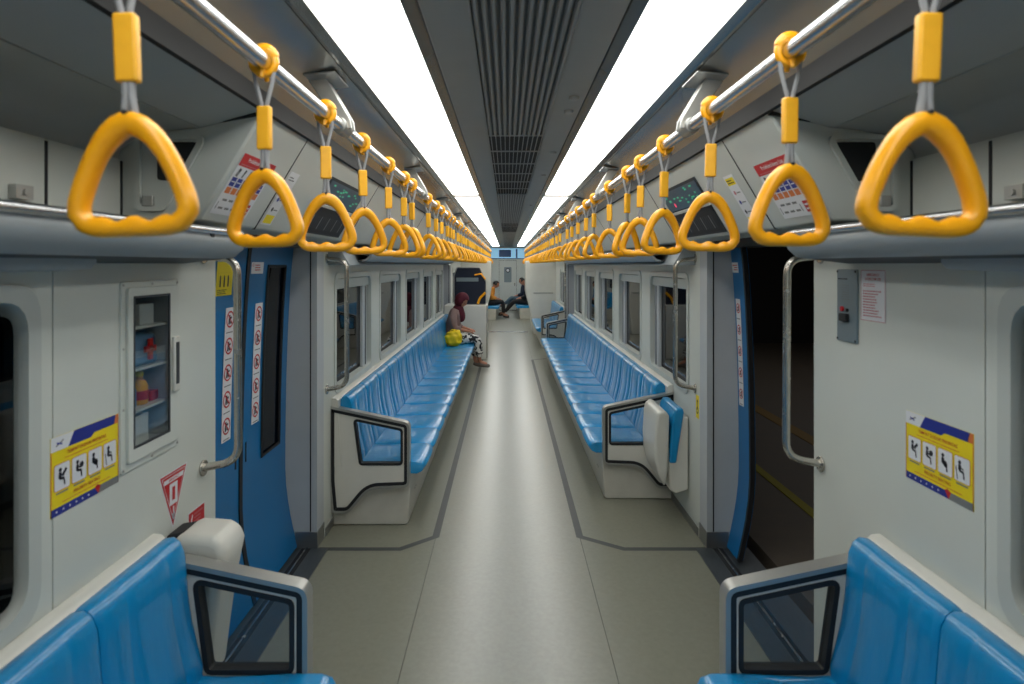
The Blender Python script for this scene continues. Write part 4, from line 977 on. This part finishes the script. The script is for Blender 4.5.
    for e in (-1,1):
        c = root.location+hc+F*.079+L_*(e*.029)+U*.007; q.tube([c-F*.004, c+F*.004], .009, 10)
    part(q, 'eyes', 'eye', root)
    q = MB(); c = root.location+hc+F*.084-U*.058; q.tube([c-L_*.022,c+L_*.022], [.004,.004], 6); part(q, 'mouth', 'lips', root)
    # clothes
    def sub(nl, chain, rr, name, mt, inflate=0, sb=2):
        idx = {}; vv = []; ed = []; ra = []
        for n_, r in zip(nl, rr): idx[n_] = len(vv); vv.append(verts[names[n_]] if isinstance(n_, str) else W(n_)); ra.append(r)
        for a, b_ in chain: ed.append((idx[a], idx[b_]))
        return bake(skin_obj(name, vv, ed, ra, mt, root, sb))
    mixp = lambda a, b_, t: tuple(x_*(1-t)+y_*t for x_, y_ in zip(J[a], J[b_]))
    ca, cb = mixp('ela','wra',J.get('cuff',.8)), mixp('elb','wrb',J.get('cuff',.8))
    sub(['pelvis','waist','chest','neck','sha','ela','shb','elb',ca,cb], [('pelvis','waist'),('waist','chest'),('chest','neck'),('chest','sha'),('sha','ela'),('chest','shb'),('shb','elb'),('ela',ca),('elb',cb)], [.150,.145,.152,.055,.080,.062,.080,.062,.044,.044], 'shirt', top)
    pa, pb = mixp('kna','ana',J.get('hem',.9)), mixp('knb','anb',J.get('hem',.9))
    sub(['pelvis','hia','kna','hib','knb',pa,pb], [('pelvis','hia'),('hia','kna'),('pelvis','hib'),('hib','knb'),('kna',pa),('knb',pb)], [.13,.105,.078,.105,.078,J.get('hemr',.06),J.get('hemr',.06)], 'trousers', pants)
    for k in ('a','b'):
        an, ft = Vector(J['an'+k]), Vector(J['ft'+k]); d_ = (ft-an); heel = an+Vector((0,0,0))-d_.normalized()*.03; 
        mid_ = an.lerp(ft,.5)+Vector((0,0,-.035)); toe = ft+d_.normalized()*.05+Vector((0,0,-.005))
        q = skin_obj('shoe', [W(tuple(heel+Vector((0,0,-.045)))), W(tuple(mid_)), W(tuple(toe))], [(0,1),(1,2)], [.036,.042,.030], shoes, root, 2); bake(q)
    # hair or head scarf
    bm = bmesh.new(); hv = bmesh.ops.create_icosphere(bm, subdivisions=4, radius=1)['verts']; me = bpy.data.meshes.new(cover)
    kill = []
    for v in hv:
        c = v.co.copy(); 
        open_ = c.x > (.62 if cover == 'headscarf' else .35) and c.z < (.48 if cover == 'headscarf' else .55)
        if cover != 'headscarf' and c.z < -.35: open_ = True
        p = headpt(c); k = 1.27 if cover == 'headscarf' else 1.09
        v.co = hc+F*(p.x*k-.004)+L_*(p.y*k)+U*(p.z*(k-.02)+.004)
        if open_: kill.append(v)
    bmesh.ops.delete(bm, geom=kill, context='VERTS')
    for f_ in bm.faces: f_.smooth = True
    bm.to_mesh(me); bm.free(); me.materials.append(M[covermat]); o = bpy.data.objects.new(cover, me); C.objects.link(o); o.parent = root
    so = o.modifiers.new('thick','SOLIDIFY'); so.thickness = .008
    if cover == 'headscarf':
        n_ = J['neck']; f0 = math.sin(J['pitch'])
        bake(skin_obj('scarf_drape', [W((hd[0]-.05,hd[1],hd[2]-.06)), W((n_[0]+.01,n_[1],n_[2]-.01)), W((n_[0]+.06,n_[1],n_[2]-.12)), W((n_[0]+.085,n_[1]-.02,n_[2]-.23))], [(0,1),(1,2),(2,3)], [(.075,.085),(.10,.10),(.085,.10),(.04,.06)], covermat, root, 2))
    return root
J = dict(hip=(0,0,.50), chest=(.015,0,.82), neck=(.08,-.01,.985), head=(.155,-.02,1.115), pitch=.62, yaw=-.35,
         sha=(.02,-.155,.90), ela=(.05,-.20,.68), wra=(.25,-.12,.625), haa=(.36,-.04,.59),
         shb=(.02,.155,.90), elb=(.06,.20,.68), wrb=(.26,.12,.63), hab=(.36,.03,.62),
         hia=(.06,-.085,.49), kna=(.42,-.09,.515), ana=(.45,-.02,.115), fta=(.58,-.05,.07),
         hib=(.06,.085,.49), knb=(.40,.08,.50), anb=(.37,.04,.115), ftb=(.50,.0,.07), cuff=.55, hem=.84, hemr=.078)
person(-1, .93, Y(9.05), J, 'seated woman in maroon headscarf, mauve top and patterned trousers', 'blouse', 'pattern', 'flat', 'headscarf', 'maroon')
# her bag
root = empty('handbag', (-.88,Y(8.72),.415), 'bright yellow handbag on the left bench beside the woman', 'bag')
bm = bmesh.new(); bmesh.ops.create_icosphere(bm, subdivisions=4, radius=1)
for v in bm.verts:
    c = v.co; r = 1+.07*math.sin(c.x*9+c.z*5)*math.sin(c.y*7+1)+.05*math.sin(c.z*11)
    p = Vector((math.copysign(abs(c.x)**.8,c.x)*.135*r, math.copysign(abs(c.y)**.8,c.y)*.10*r, math.copysign(abs(c.z)**.7,c.z)*.125*(r if c.z > 0 else 1)*(1+.25*c.x if c.z > 0 else 1)+.125)); v.co = p
for f_ in bm.faces: f_.smooth = True
me = bpy.data.meshes.new('bag_body'); bm.to_mesh(me); bm.free(); me.materials.append(M['yelbag']); o = bpy.data.objects.new('bag_body', me); C.objects.link(o); o.parent = root
q = MB(); q.tube(arc3([(-.96,Y(8.72)-.03,.60),(-.92,Y(8.72)-.04,.68),(-.82,Y(8.72)-.04,.68),(-.79,Y(8.72)-.03,.58)],.05), .008, 8); part(q, 'bag_strap', 'yelbag', root)
# three distant passengers beyond the white partition
def seated(**k):
    d = dict(hip=(0,0,.50), chest=(.03,0,.84), neck=(.05,0,1.01), head=(.09,0,1.14), pitch=.25, sha=(.03,-.17,.93), ela=(.08,-.22,.68), wra=(.28,-.12,.62), haa=(.37,-.05,.60),
         shb=(.03,.17,.93), elb=(.08,.22,.68), wrb=(.28,.12,.62), hab=(.37,.05,.60), hia=(.06,-.09,.49), kna=(.44,-.12,.53), ana=(.46,-.12,.12), fta=(.60,-.12,.07),
         hib=(.06,.09,.49), knb=(.44,.12,.53), anb=(.46,.12,.12), ftb=(.60,.12,.07), cuff=.8, hem=.9, hemr=.058)
    d.update(k); return d
person(-1, .60, Y(17.6), seated(pitch=.5, chest=(.08,0,.82), neck=(.14,0,.98), head=(.22,0,1.08)), 'distant seated passenger in an orange top and black trousers, far left', 'orange', 'blk', 'shoe', 'hair', 'hair')
person(1, .58, Y(19.4), seated(kna=(.46,-.10,.55), ana=(.72,-.16,.30), fta=(.86,-.18,.30), knb=(.45,.10,.50), anb=(.62,.10,.12), ftb=(.76,.10,.08)), 'farthest seated passenger in dark top and grey jeans, legs crossed, far right', 'navy', 'denim', 'shoe', 'hair', 'hair')
person(1, .66, Y(17.9), seated(kna=(.46,-.10,.52), ana=(.80,-.10,.14), fta=(.94,-.10,.10), knb=(.46,.10,.52), anb=(.78,.02,.16), ftb=(.92,.0,.14)), 'seated passenger in black just behind the right partition with legs stretched out', 'blk', 'blk', 'shoe', 'hair', 'hair')
